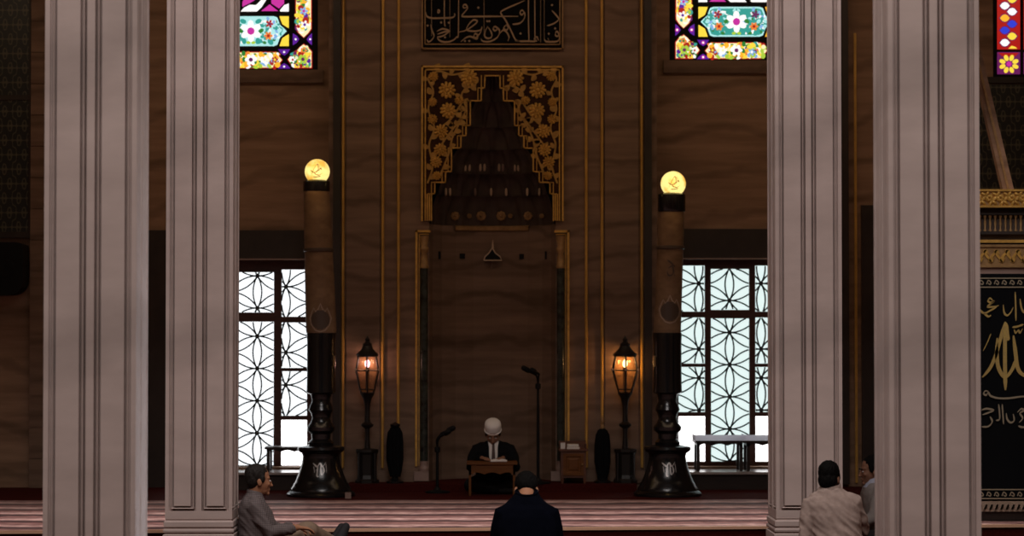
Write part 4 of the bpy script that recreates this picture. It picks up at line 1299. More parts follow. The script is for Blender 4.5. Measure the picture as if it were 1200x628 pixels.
_nt = M_PALERIM.node_tree; _tr = _nt.nodes.new('ShaderNodeBsdfTranslucent'); _tr.inputs['Color'].default_value = (0.95, 0.90, 1.0, 1)
_mx = _nt.nodes.new('ShaderNodeMixShader'); _mx.inputs[0].default_value = 0.9
_nt.links.new(_nt.nodes['Principled BSDF'].outputs[0], _mx.inputs[1]); _nt.links.new(_tr.outputs[0], _mx.inputs[2]); _nt.links.new(_mx.outputs[0], _nt.nodes['Material Output'].inputs['Surface'])
low_table('low_table', 'low scallop-edged table with an added pale rim, whole one against the right lattice window',
          WX(816, 26.42), WX(870, 26.42), 26.42, 26.74, 0.34, WZ(516.5, 26.42), M_PALERIM, M_DARKWOOD, 0.065, 'low tables on the window ledges', 0.035)
low_table('low_table', 'low pale-rimmed table partly hidden by the pillar behind the cream-shirted man',
          WX(874.5, 26.42), WX(930, 26.42), 26.42, 26.74, 0.34, WZ(516.5, 26.42), M_PALERIM, M_DARKWOOD, 0.065, 'low tables on the window ledges', 0.035)
low_table('low_table', 'dark low table in front of the left lattice window behind the candle base',
          WX(313, 26.42), WX(362, 26.42), 26.42, 26.74, 0.34, WZ(523.5, 26.42), M_DARKWOOD, M_DARKWOOD, 0.065, 'low tables on the window ledges', 0.035)
ty0 = 25.35
low_table('reading_table', 'small wooden reading table with scalloped apron in front of the preacher',
          WX(549.5, ty0), WX(604, ty0), ty0, ty0 + 0.30, Z1, WZ(541.5, ty0), M_WOOD, M_WOOD, 0.135, None, 0.024)
zt = WZ(541.5, ty0)
# open book on the table
bx = WX(584.5, ty0 + .12)
root = thing('open_book', 'open white book lying on the small reading table', 'book', (bx, ty0 + .10, zt))
for s in (-1, 1):
    mb = MB()
    pr = [(0, 0.004), (0, .018), (.03 * s, .026), (.06 * s, .024), (.085 * s, .014), (.085 * s, .004)]
    mb.prism([(bx + a, zt + b) for a, b in pr], ty0 + .02, ty0 + .155); mb.build('page_block', M_PAPER, root)
mb = MB(); mb.box(bx - .09, bx + .09, ty0 + .015, ty0 + .16, zt, zt + .005); mb.build('cover', M_REDWOOD, root)

# cabinet beside the niche
cy = 26.12; zf = 0.23
x0, x1 = WX(656, cy), WX(688, cy); ztop = WZ(526.5, cy)
root = thing('wooden_cabinet', 'small reddish wooden cabinet with one panelled door right of the preacher', 'cabinet', ((x0 + x1) / 2, cy + .15, zf))
mb = MB(); mb.box(x0 + .012, x1 - .012, cy + .012, cy + .30, zf + .06, ztop - .02); mb.build('body', M_REDWOOD, root)
mb = MB(); mb.box(x0 - .008, x1 + .008, cy - .008, cy + .31, ztop - .02, ztop); mb.build('cabinet_top', M_REDWOOD, root)
mb = MB(); mb.box(x0, x1, cy + .285, cy + .31, ztop, WZ(518, cy)); mb.box(x0, x0 + .012, cy + .10, cy + .29, ztop, WZ(521, cy)); mb.box(x1 - .012, x1, cy + .10, cy + .29, ztop, WZ(521, cy)); mb.build('back_rail', M_REDWOOD, root)
mb = MB()
a, b, c, d = x0 + .035, x1 - .035, zf + .085, ztop - .045
prof = [(0, 0), (0, -.012), (.03, -.012), (.036, -.002), (.05, -.002), (.065, -.010)]
rs = [[Vector((a + i, cy + .012 + o, c + i)), Vector((b - i, cy + .012 + o, c + i)), Vector((b - i, cy + .012 + o, d - i)), Vector((a + i, cy + .012 + o, d - i))] for i, o in prof]
mb.rings(rs); dr = mb.build('door', M_WOOD, root)
mb = MB(); mb.ball((b - .017, cy - .012, (c + d) / 2), .010); mb.build('knob', M_GOLDDULL, dr, smooth=60)
for xx in (x0 + .012, x1 - .042):
    for yy in (cy + .012, cy + .27):
        mb = MB(); mb.rings([[Vector((xx + .015 + a * k, yy + .015 + b * k, z)) for a, b in ((-1, -1), (1, -1), (1, 1), (-1, 1))] for k, z in ((.010, zf), (.015, zf + .062))]); mb.build('leg', M_REDWOOD, root)
def book(px0, px1, y, z0, h, label, cover, d=0.12):
    x0, x1 = WX(px0, y), WX(px1, y)
    r = thing('book', label, 'book', ((x0 + x1) / 2, y + d / 2, z0), 'books on the cabinet')
    mb = MB(); mb.box(x0 + .003, x1 - .004, y + .002, y + d - .004, z0 + .004, z0 + h - .004); mb.build('pages', M_PAPER, r)
    mb = MB(); mb.box(x0, x1, y, y + d, z0, z0 + .004); mb.box(x0, x1, y, y + d, z0 + h - .004, z0 + h); mb.box(x1 - .004, x1, y, y + d, z0, z0 + h); mb.build('cover', cover, r)
book(664, 679.5, cy + .02, ztop, .026, 'lower one of the two books stacked on the reddish cabinet', M_CREAMSTONE)
book(664.5, 678, cy + .025, ztop + .026, .024, 'upper one of the two books stacked on the reddish cabinet', M_PAPER)
book(656.5, 662.5, cy + .05, ztop, .07, 'small thick book at the left end of the reddish cabinet top', M_PINKSTONE, .10)

# small pale box on the carpet by the left candle base
x, zz = W(408, 580, 25.0)
mb = MB(); mb.box(x - .03, x + .03, 24.98, 25.04, Z1, Z1 + .06)
bb = mb.build('socket_box', M_PINKSTONE, label='small pale socket box on the carpet beside the left candle base', category='box')

# ------------------------------------------------------------------ far left: tiles and loudspeaker
mb = MB(); mb.pbox(-70, 34, -60, 275, YW - 0.035, 0.0345)
o = mb.build('tile_panel', M_TILE, label='dark olive arabesque tile panel high at the far left', category='tile panel')
mb = MB(); mb.pbox(-72, 35.5, 272, 279, YW - 0.06, 0.055); mb.pbox(-72, 35.5, 112, 118, YW - 0.05, 0.045); mb.pbox(32.5, 34.6, -60, 275, YW - 0.055, 0.05)
mb.build('panel_border', M_DARKSTONE, o)
sy = YW - 0.42
x0, x1, z0, z1 = WX(-34, sy), WX(27, sy), WZ(346, sy), WZ(284, sy)
root = thing('wall_loudspeaker', 'rounded black loudspeaker mounted on the wall under the far left tiles', 'loudspeaker', ((x0 + x1) / 2, YW, z0))
mb = MB()
w, h = x1 - x0, z1 - z0
pts = []
for (ccx, ccz, a0) in ((x1 - .09, z1 - .05, 0), (x0 + .09, z1 - .05, 90), (x0 + .16, z0 + .16, 180), (x1 - .16, z0 + .16, 270)):
    r = .05 if ccz > (z0 + z1) / 2 else .16
    for k in range(7):
        a = math.radians(a0 + 15 * k); pts.append((ccx + (.09 if r == .05 else r) * math.cos(a), ccz + r * math.sin(a)))
mb.prism(pts, sy, YW - .06); mb.build('housing', M_BLACK, root)
mb = MB(); mb.lathe([(.10, 0), (.10, .01), (.085, .012), (.02, -.0), (.02, .01)], 0, 0, 24)
me = mb.mesh('grille', 40); me.transform(Matrix.Translation(((x0 + x1) / 2 + .08, sy, (z0 + z1) / 2)) @ Matrix.Rotation(PI / 2, 4, 'X')); link('grille', me, M_BLACK, root)
mb = MB(); mb.box((x0 + x1) / 2 - .06, (x0 + x1) / 2 + .06, YW - .06, YW, z0 + .15, z1 - .1); mb.build('bracket', M_BLACK, root)

# ------------------------------------------------------------------ minbar and hanging at the far right
YM = 21.95
sm = YM / F
root = thing('minbar', 'carved pulpit side with gilded cornice at the far right', 'pulpit', (WX(1210, YM), YM + .4, Z1))
PX0, PX1 = 1128, 1300
mb = MB(); mb.pbox(PX0 + 3, PX1 - 3, 318, 590, YM + .03, .75); mb.build('body', M_DARKSTONE, root)
mb = MB(); mb.pbox(PX0, PX1, 222, 241, YM - .05, .9); co = mb.build('cornice', M_GOLDDULL, root)
mb = MB()
rnd = random.Random(5)
k = 0
px = PX0 + 2
while px < PX1 - 3:
    x, z = W(px, 232 + (3 if k % 2 else -2), YM - .05)
    for a in range(5):
        an = a * 2 * PI / 5 + (0.5 if k % 2 else 0)
        M = Matrix.Translation((x + .028 * math.cos(an), YM - .05, z + .026 * math.sin(an))) @ Matrix.Rotation(-an, 4, 'Y')
        mb.ball((0, 0, 0), .036, .02, .016, M=M, nu=8, nv=6)
    px += 6.5; k += 1
mb.build('cornice_foliage', M_GOLD, co, smooth=60)
mb = MB(); mb.pbox(PX0, PX1, 221, 223.5, YM - .07, .05); mb.pbox(PX0, PX1, 240, 242.5, YM - .07, .05); mb.build('cornice_lip', M_GOLD, co)
mb = MB(); mb.pbox(PX0 + 2, PX1 - 2, 241, 288, YM + .05, .7); fr = mb.build('frieze', M_MUQ, root)
mb = MB(); mb.pbox(PX0, PX1, 248, 251, YM - .0, .06); mb.pbox(PX0, PX1, 271, 274, YM - .01, .07); mb.build('frieze_moulding', M_DARKSTONE, fr)
mb = MB(); mb.pbox(PX0, PX1, 280.5, 284, YM - .02, .08); mb.build('gilded_fillet', M_GOLD, fr)
i = 0
for px in range(PX0 + 20, PX0 + 120, 6):
    x, zb = W(px + .5, 271, YM + .02); zt_ = WZ(252, YM + .02)
    h = zt_ - zb
    mb = MB(); mb.lathe([(.014, zb), (.014, zb + .1 * h), (.007, zb + .18 * h), (.012, zb + .5 * h), (.007, zb + .8 * h), (.014, zb + .9 * h), (.016, zt_)], x, YM + .025, 10)
    mb.build('colonnette', M_GOLDDULL, fr, smooth=50)
mb = MB(); mb.pbox(PX0, PX1, 288, 312, YM - .01, .7); cb = mb.build('carved_band', M_GOLDDULL, root)
mb = MB()
for k in range(26):
    c = [(PX0 + 3 + k * 6.4 + a, 300 + b * (1 if k % 2 else -1)) for a, b in ((-3, 7), (-1, 1), (2, -3), (5, -7), (8, -2))]
    p = [W(x, y, YM - .01) for x, y in cat(c, 5)]
    mb.ribbon(p, lambda a, b, t: .026 * (1.2 - t), lambda x, z: YM - .022, .02)
mb.build('scroll_relief', M_GOLD, cb)
mb = MB(); mb.pbox(PX0, PX1, 286, 289, YM - .025, .03); mb.pbox(PX0, PX1, 310.5, 313, YM - .025, .03); mb.build('band_edge', M_GOLDDULL, cb)
mb = MB(); mb.pbox(PX0, PX1, 313, 320.5, YM + .0, .7); mb.build('marble_course', M_PINKSTONE, root)
mb = MB()
z0 = WZ(600, YM); mb.pbox(PX0, PX1, 588, 600, YM - .02, .75); bs = mb.build('plinth', M_CREAMSTONE, root)
mb = MB(); mb.box(WX(PX0, YM), WX(PX1, YM), YM + .01, YM + .7, Z1 + .001, z0); mb.build('base_course', M_DARKWOOD, root)
mb = MB()
for k in range(26):
    c = [(PX0 + 3 + k * 6.4 + a, 594 + b) for a, b in ((-3, 3.5), (0, -3), (3, 3), (6, -3))]
    mb.ribbon([W(x, y, YM - .02) for x, y in cat(c, 4)], lambda a, b, t: .018, lambda x, z: YM - .03, .015)
mb.build('plinth_relief', M_CREAMSTONE, bs)
# stair rail
mb = MB()
Yr = YM + .35
q = [W(x, y, Yr) for x, y in ((1133, 40), (1145, 40), (1188.5, 223), (1175.5, 223))]
mb.prism(q, Yr, Yr + .10); rl = mb.build('stair_rail', M_WALL, root)
mb = MB()
q = [W(x, y, Yr) for x, y in ((1137, 40), (1140, 40), (1183, 222), (1180, 222))]
mb.prism(q, Yr - .012, Yr); mb.build('rail_groove', M_GOLDDULL, rl)
# dark carved screen behind the rail
mb = MB(); mb.pbox(1120, 1290, 98, 245, YW - .035, .0345)
o = mb.build('tile_panel', M_TILE, label='dark olive arabesque tile panel behind the pulpit rail at the far right', category='tile panel')
mb = MB(); mb.pbox(1120, 1290, 240, 246, YW - .05, .0495); mb.build('panel_border', M_DARKSTONE, o)

# black embroidered hanging
Yc = YM - .012
X0, X1 = WX(1138, Yc), WX(1268, Yc)
za, zb = WZ(586, Yc), WZ(320.5, Yc)
root = thing('embroidered_hanging', 'black cloth with large gold embroidered calligraphy hung on the pulpit side', 'wall hanging', ((X0 + X1) / 2, Yc, za))
mb = MB(); rs = []
nx = 60
f0 = []; 
fold = lambda x: 0.006 * math.sin(x * 9) + 0.003 * math.sin(x * 23)
for z in (za, (za + zb) / 2, zb):
    rs.append([Vector((X0 + (X1 - X0) * k / nx, Yc + (fold(X0 + (X1 - X0) * k / nx) if z < zb else 0), z)) for k in range(nx + 1)] + [Vector((X0 + (X1 - X0) * k / nx, Yc + .006 + (fold(X0 + (X1 - X0) * k / nx) if z < zb else 0), z)) for k in range(nx, -1, -1)])
mb.rings(rs); mb.build('cloth', M_BLACKCLOTH, root)
fy = lambda x, z: Yc + min(0, fold(x)) - .010
mb = MB()
for y in (326, 336.5, 573.5, 584):
    mb.ribbon([W(1139 + k * 2, y, Yc) for k in range(64)], lambda a, b, t: .010, fy, .004)
for yc in (331, 579):
    for k in range(14):
        cx_ = 1142 + 9 * k
        mb.ribbon([W(x, y, Yc) for x, y in cat([(cx_ - 4, yc + 2), (cx_ - 2, yc - 2.5), (cx_ + 1, yc), (cx_, yc + 2.4), (cx_ - 2, yc + 1)], 4)], lambda a, b, t: .009, fy, .004)
mb.build('woven_border', M_EMBPALE, root)
def emb(name, sts, w0, w1, m, ang=1.1):
    mb = MB()
    nb = nib(w0 * sm, w1 * sm, ang)
    for st in sts:
        mb.ribbon([W(x, y, Yc) for x, y in (cat(st, 6) if len(st) > 2 else [st[0], ((st[0][0] + st[1][0]) / 2, (st[0][1] + st[1][1]) / 2), st[1]])], nb, fy, .005)
    mb.build(name, m, root)
emb('large_lettering', [
    [(1178, 377), (1172.5, 396), (1166, 418), (1159.5, 432), (1151, 442)], [(1178.5, 378), (1180, 392), (1181, 399)], [(1168.5, 396), (1167.8, 414), (1170, 431), (1177.5, 442), (1185, 434), (1189, 425), (1190, 421)],
    [(1177.6, 384), (1177.4, 420), (1178, 457)], [(1187.2, 393), (1189.5, 412), (1192, 430), (1197, 438), (1206, 441), (1216, 436)], [(1216, 384), (1216, 436)], [(1226, 380), (1226, 440)]], 2.2, 4.6, M_EMB, 0.35)
emb('upper_word', [
    [(1163, 352), (1160, 349.5), (1157.6, 352.5), (1161, 354.5), (1165, 353), (1157, 359), (1163, 359.5), (1170, 358)], [(1168, 359.5), (1160, 364), (1153, 367), (1147, 362)], [(1153, 367), (1158, 371), (1161, 369)]], 1.0, 2.6, M_EMB)
emb('upper_word', [
    [(1175.5, 357), (1176.5, 366), (1180, 369.5), (1184, 366), (1187, 360)], [(1189.3, 342), (1189.8, 358), (1190.2, 376)], [(1195, 350), (1197, 362), (1202, 367), (1208, 362)], [(1212, 340), (1212, 372)]], 1.0, 2.6, M_EMB)
emb('small_script', [
    [(1186, 383.5), (1192, 382.5), (1199, 380)], [(1188, 386), (1190, 390), (1193, 387), (1195, 390), (1198, 385)]], 1.0, 2.6, M_EMB)
emb('small_script', [[(1152, 411), (1156, 403), (1159, 396), (1161, 391)]], 1.0, 2.6, M_EMB)
emb('lower_lettering', [
    [(1158, 458.5), (1154.5, 458), (1152.5, 461), (1155.5, 463), (1158, 460), (1161, 464), (1170, 466.5), (1182, 466.5), (1200, 464.5), (1225, 466)],
    [(1150, 480.5), (1156, 478.8), (1164, 480.6), (1158, 483.5), (1151, 486)], [(1160, 488), (1162.5, 494), (1158, 499.5), (1150, 500)], [(1170, 473.5), (1171, 482), (1171, 491), (1167, 492.5)], [(1174.2, 473.5), (1175, 485), (1175.8, 497)],
    [(1179, 484), (1180, 491), (1184, 495), (1188, 492.5), (1187, 485)], [(1192, 483), (1196.5, 479), (1200, 481), (1195, 484), (1198, 490), (1194, 495)], [(1193, 499), (1199, 500.5), (1206, 497)],
    [(1209, 474), (1210, 496)], [(1214, 474), (1215, 497), (1222, 498)], [(1226, 484), (1230, 490), (1224, 497)]], 1.0, 2.4, M_EMBPALE)

# ------------------------------------------------------------------ people
def remesh(mb, voxel, smooth, wr=None):
    me = mb.mesh('tmp')
    o = bpy.data.objects.new('tmp', me); COL.objects.link(o)
    r = o.modifiers.new('r', 'REMESH'); r.mode = 'VOXEL'; r.voxel_size = voxel
    s = o.modifiers.new('s', 'SMOOTH'); s.factor = 0.5; s.iterations = smooth
    dg = bpy.context.evaluated_depsgraph_get(); dg.update()
    out = bpy.data.meshes.new_from_object(o.evaluated_get(dg))
    bpy.data.objects.remove(o); bpy.data.meshes.remove(me)
    if wr:
        amp, sca, vec = wr
        ns = [v.normal.copy() for v in out.vertices]
        for v, n in zip(out.vertices, ns):
            p = Vector(((v.co.x + 1.1 * v.co.z) * 2.1, v.co.y * 1.5, (v.co.z - .8 * v.co.x) * .55)) * sca if vec == 'diag' else Vector((v.co.x * vec[0], v.co.y * vec[1], v.co.z * vec[2])) * sca
            d = (0.55 - 2.0 * abs(noise.noise(p)) + 0.4 * noise.noise(p * 2.3)) if vec == 'diag' else noise.noise(p) + 0.5 * noise.noise(p * 2.1)
            v.co += n * (amp * d)
    for p in out.polygons: p.use_smooth = True
    return out
def ring(M, c, a, b, n=28, pw=2.3, tilt=0.0):
    out = []
    for k in range(n):
        t = 2 * PI * k / n
        cx_, sy_ = math.cos(t), math.sin(t)
        x = a * math.copysign(abs(cx_) ** (2 / pw), cx_); y = b * math.copysign(abs(sy_) ** (2 / pw), sy_)
        out.append(M @ Vector((c[0] + x, c[1] + y, c[2] + tilt * y)))
    return out
def loft(mb, M, rows):
    mb.rings([ring(M, (r[0], r[1], r[2]), r[3], r[4], tilt=(r[5] if len(r) > 5 else 0)) for r in rows])
def head(mb, H, beard=False):
    E = lambda c, r, ang=0: mb.ball((0, 0, 0), *r, M=H @ Matrix.Translation(c) @ Matrix.Rotation(ang, 4, 'X'), nu=20, nv=14)
    E((0, -.012, .030), (.074, .092, .084)); E((0, .028, -.025), (.061, .066, .082)); E((0, .034, -.078), (.046, .048, .038))
    E((0, .058, .018), (.055, .030, .020))                       # brow
    for s in (-1, 1):
        E((s * .074, -.008, -.018), (.010, .020, .032), .15)       # ear
        E((s * .034, .068, -.030), (.022, .018, .018))             # cheek
    E((0, .096, -.020), (.010, .012, .028), .35); E((0, .104, -.040), (.017, .014, .011))   # nose
    E((0, .086, -.068), (.024, .010, .006)); E((0, .085, -.078), (.021, .010, .007)); E((0, .078, -.104), (.022, .016, .016))
def face_parts(H, root, body):
    for s in (-1, 1):
        mb = MB(); mb.ball((0, 0, 0), .012, .008, .007, M=H @ Matrix.Translation((s * .031, .084, -.004))); mb.build('eye', M_EYE, body, smooth=80)
        mb = MB(); mb.ball((0, 0, 0), .022, .006, .005, M=H @ Matrix.Translation((s * .031, .090, .016))); mb.build('eyebrow', M_HAIR, body, smooth=80)
def hair(H, body, m, short=1.0, low=-0.03):
    mb = MB()
    mb.ball((0, 0, 0), .081, .094, .088, M=H @ Matrix.Translation((0, -.024, .040)), nu=24, nv=16)
    mb.ball((0, 0, 0), .074, .060, .075, M=H @ Matrix.Translation((0, -.048, low + .02)), nu=20, nv=14)
    for s in (-1, 1): mb.ball((0, 0, 0), .012, .030, .035, M=H @ Matrix.Translation((s * .070, .010, .012)), nu=12, nv=8)
    me = remesh(mb, .006, 3, (.004, 60, (1, 1, .4)))
    link('hair', me, m, body)
def hand(mb, w, f, n, side, curl=.5):
    """palm and five fingers; f = finger direction, n = direction the palm faces"""
    f = Vector(f).normalized(); n = Vector(n); n = (n - f * n.dot(f)).normalized(); t = f.cross(n) * side
    w = Vector(w)
    rs = []
    for d, a, b in ((0, .026, .020), (.03, .034, .016), (.065, .041, .015), (.090, .040, .012)):
        rs.append([w + f * d + t * (a * math.cos(2 * PI * k / 14)) + n * (b * math.sin(2 * PI * k / 14)) for k in range(14)])
    mb.rings(rs)
    for off, L in ((.030, .070), (.010, .079), (-.010, .073), (-.030, .058)):
        p = w + f * .078 + t * off
        d = f.copy(); pts = [p]
        for q, seg in enumerate((.45, .32, .28)):
            ang = curl * (0.5 + .5 * q)
            d = (f * math.cos(ang) + n * math.sin(ang)).normalized()
            p = p + d * L * seg; pts.append(p)
        mb.capsule(pts, [.0095, .009, .0085, .0075], 10)
    p = w + f * .022 + t * .030
    mb.capsule([p, p + (t * .75 + f * .6 + n * .2) * .034, p + (t * .85 + f * 1.35 + n * .5) * .042, p + (t * .75 + f * 2.0 + n * .8) * .044], [.013, .0115, .010, .008], 10)
def skin_body(M, J, H, root, m, hands=True, curl=.5):
    """one continuous body: trunk, neck, head, tapering arms and legs, hands, feet"""
    mb = MB()
    T = lambda k: M @ Vector(J[k])
    mb.capsule([T('pelvis'), T('waist'), T('chest')], [.110, .090, .092], 18)
    mb.capsule([T('chest'), T('neck'), H @ Vector((0, -.01, -.05))], [.08, J.get('nr', .056), J.get('nr', .056) - .004], 16)
    for s in 'LR':
        low = M.to_3x3() @ Vector((-.012 if s == 'R' else .012, 0, -.022))
        mb.capsule([T('chest'), T('sh' + s) + low], [.06, .038], 12)
        mb.capsule([T('sh' + s) + low, T('el' + s), T('wr' + s)], [.040, .036, .026], 14)
        d = (T('wr' + s) - T('el' + s)).normalized()
        hf = M.to_3x3() @ Vector(J.get('hf' + s, (0, 1, -.2))); hn = M.to_3x3() @ Vector(J.get('hn' + s, (0, 0, -1)))
        hand(mb, T('wr' + s), hf, hn, J.get('side' + s, 1 if s == 'R' else -1), curl)
        mb.capsule([T('pelvis'), T('hip' + s)], [.10, .085], 12)
        mb.capsule([T('hip' + s), T('kn' + s), T('an' + s)], [.080, .055, .036], 14)
        ft = M.to_3x3() @ Vector(J.get('ft' + s, (0, 1, 0))).normalized()
        mb.capsule([T('an' + s), T('an' + s) + ft * .09, T('an' + s) + ft * .17], [.036, .034, .026], 12)
    head(mb, H)
    me = remesh(mb, .0065, 2)
    for v in me.vertices: v.co.z = max(v.co.z, M.translation.z + .006)
    return link('body', me, m, root)
def place(px, Y, yaw, z=0.0):
    return Matrix.Translation((WX(px, Y, 600), Y, z)) @ Matrix.Rotation(yaw, 4, 'Z')
def headm(M, c, nod=0.0, yaw=0.0, roll=0.0):
    return M @ Matrix.Translation(c) @ Matrix.Rotation(yaw, 4, 'Z') @ Matrix.Rotation(-nod, 4, 'X') @ Matrix.Rotation(roll, 4, 'Y')
def person(label, M):
    p = thing('person', label, 'person', M.translation.copy())
    return p
CROSS = {'hipL': (-.10, 0, .11), 'hipR': (.10, 0, .11), 'knL': (-.33, .30, .12), 'knR': (.33, .30, .12), 'anL': (.06, .36, .06), 'anR': (-.06, .42, .05), 'ftL': (1, .1, 0), 'ftR': (-1, .1, 0)}
def trousers(M, J, root, m, vox=.010, grow=.022, wr=(.006, 14, (1, 1, 1))):
    mb = MB()
    T = lambda k: M @ Vector(J[k])
    mb.capsule([T('pelvis') + Vector((0, 0, .02)), T('pelvis')], [.155, .15], 18)
    for s in 'LR':
        mb.capsule([T('pelvis'), T('hip' + s)], [.13, .10 + grow], 14)
        k, a = T('kn' + s), T('an' + s)
        mb.capsule([T('hip' + s), k, a - (a - k).normalized() * .03], [.085 + grow, .06 + grow, .045 + grow * .8], 16)
    me = remesh(mb, vox, 3, wr)
    for v in me.vertices: v.co.z = max(v.co.z, M.translation.z + .003)
    return link('trousers', me, m, root)

# --- man in the navy T-shirt, seen from behind
M = place(617.5, 17.0, 0)
P = person('man in a dark navy t-shirt seated with bowed head, back to us', M)
J = dict(CROSS, pelvis=(0, 0, .11), waist=(0, .02, .28), chest=(0, .05, .50), nr=.060, neck=(0, .115, .685), shL=(-.165, .05, .575), shR=(.165, .05, .575),
         elL=(-.205, .10, .33), elR=(.205, .10, .33), wrL=(-.16, .32, .245), wrR=(.16, .32, .245), hfL=(.15, 1, -.25), hfR=(-.15, 1, -.25))
H = headm(M, (0, .185, .722), .95)
b = skin_body(M, J, H, P, M_SKIN); face_parts(H, P, b); hair(H, b, M_HAIR, low=.0)
mb = MB()
loft(mb, M, [(0, .0, .05, .17, .13), (0, 0, .12, .185, .145), (0, .01, .26, .188, .135), (0, .025, .38, .20, .132), (0, .04, .48, .212, .125), (0, .05, .55, .205, .115), (0, .065, .607, .178, .098), (0, .082, .645, .132, .082, .2), (0, .096, .675, .098, .086, .3), (0, .106, .700, .084, .080, .3), (0, .110, .714, .076, .074, .3)])
for s in (-1, 1):
    mb.capsule([M @ Vector((s * .12, .055, .585)), M @ Vector((s * .162, .05, .57)), M @ Vector((s * .185, .065, .47)), M @ Vector((s * .196, .085, .405))], [.06, .066, .062, .058], 16)
link('t_shirt', remesh(mb, .009, 3, (.005, 9, (1, 1, .6))), M_NAVY, P)
mb = MB(); mb.tube([M @ Vector((.076 * math.cos(a), .110 + .075 * math.sin(a), .717 + .022 * math.sin(a))) for a in (2 * PI * k / 24 for k in range(25))], .007, 8, cap=False); mb.build('neckband', M_NAVY, P, smooth=60)
trousers(M, J, P, M_DARKTROUSER)

# --- man in the cream shirt
M = place(975, 18.55, -.12)
P = person('black-haired man in a cream shirt seated before the right pillar', M)
J = dict(CROSS, pelvis=(.05, 0, .11), waist=(.05, .02, .28), chest=(.01, .03, .48), neck=(-.01, .05, .64), shL=(-.165, .04, .545), shR=(.165, .04, .555),
         elL=(-.19, .0, .30), elR=(.235, .16, .33), wrL=(-.18, .10, .09), wrR=(.12, .34, .25), hfL=(0, .8, -.5), hfR=(-.4, 1, -.1))
J['hipL'] = (-.05, 0, .11); J['hipR'] = (.15, 0, .11)
H = headm(M, (-.018, .085, .722), .25, -.25)
b = skin_body(M, J, H, P, M_SKINDARK); face_parts(H, P, b); hair(H, b, M_HAIR, low=-.045)
mb = MB()
loft(mb, M, [(.055, 0, .04, .18, .14), (.055, 0, .12, .19, .145), (.05, .01, .25, .185, .138), (.03, .02, .36, .185, .13), (.01, .03, .45, .20, .125), (0, .035, .52, .20, .115), (-.002, .042, .575, .172, .098), (-.005, .048, .615, .122, .092, .2), (-.008, .052, .645, .086, .080, .3), (-.008, .053, .660, .076, .072, .3)])
mb.capsule([M @ Vector(p) for p in ((-.11, .04, .56), (-.160, .04, .535), (-.182, .015, .40), (-.192, .0, .30), (-.185, .06, .16))], [.06, .066, .060, .056, .046], 16)
mb.capsule([M @ Vector(p) for p in ((.11, .04, .565), (.160, .04, .545), (.205, .10, .42), (.235, .16, .33), (.15, .30, .27))], [.06, .066, .060, .056, .046], 16)
link('shirt', remesh(mb, .009, 2, (.011, 6, 'diag')), M_CREAMSHIRT, P)
mb = MB()
rows = []
for rr, dz in ((.080, -.014), (.076, .018), (.070, .030), (.064, .022)):
    rows.append([M @ Vector((-.009 + rr * math.cos(a), .057 + rr * .92 * math.sin(a), .655 + dz + .022 * math.sin(a))) for a in (2 * PI * k / 28 for k in range(28))])
mb.rings(rows, cap=False); mb.build('collar', M_CREAMSHIRT, P, smooth=60)
trousers(M, J, P, M_DARKTROUSER)

# --- man in the checked shirt, in profile, leaning on the left pillar
M = place(289, 19.58, -PI / 2 + .12)
P = person('man in a grey checked shirt leaning on the left pillar, legs stretched out', M)
J = dict(pelvis=(0, .08, .11), waist=(0, .08, .28), chest=(0, .06, .42), neck=(0, .065, .545), shL=(-.165, .06, .455), shR=(.165, .06, .455),
         elL=(-.20, .20, .25), elR=(.205, .175, .255), wrL=(-.14, .38, .27), wrR=(.10, .395, .285), hfL=(.1, 1, -.2), hfR=(-.3, 1, -.15),
         hipL=(-.09, .12, .11), hipR=(.08, .14, .12), knL=(-.36, .47, .20), knR=(-.20, .50, .235), anL=(-.66, .72, .07), anR=(-.56, .745, .075), ftL=(-.35, .45, .85), ftR=(-.25, .45, .9))
H = headm(M, (0, .095, .655), .06, .18)
b = skin_body(M, J, H, P, M_SKIN); face_parts(H, P, b); hair(H, b, M_HAIRGREY, low=-.02)
mb = MB()
loft(mb, M, [(0, .095, .06, .165, .15), (0, .10, .13, .18, .165), (0, .10, .22, .185, .165), (0, .085, .32, .185, .15), (0, .065, .41, .19, .13), (0, .055, .465, .175, .108), (0, .055, .50, .135, .088), (0, .058, .53, .080, .068), (0, .062, .55, .066, .060)])
for s, el, wr_ in ((1, (.205, .175, .255), (.13, .345, .275)), (-1, (-.20, .20, .25), (-.155, .34, .265))):
    mb.capsule([M @ Vector(p) for p in ((s * .10, .055, .475), (s * .158, .06, .45), (s * .185, .11, .35), el, wr_)], [.06, .066, .058, .054, .042], 16)
link('shirt', remesh(mb, .009, 2, (.009, 6, 'diag')), M_CHECK, P)
mb = MB()
rows = []
for rr, dz in ((.070, -.012), (.068, .014), (.061, .024), (.058, .016)):
    rows.append([M @ Vector((rr * math.cos(a), .063 + rr * .92 * math.sin(a), .548 + dz - .012 * math.sin(a))) for a in (2 * PI * k / 28 for k in range(28))])
mb.rings(rows, cap=False); mb.build('collar', M_CHECK, P, smooth=60)
trousers(M, J, P, M_TROUSER)
for s in 'LR':
    a = Vector(J['an' + s]); f = Vector(J['ft' + s]).normalized()
    mb = MB(); back = Vector((0.3, -.35, 0)).normalized()
    mb.capsule([M @ (a + Vector((0, 0, .01))), M @ (a + f * .10), M @ (a + f * .18)], [.05, .046, .036], 14)
    mb.capsule([M @ (a - f * .01), M @ (a + f * .06)], [.05, .047], 14)
    link('sock', remesh(mb, .008, 3), M_SHOE, P)

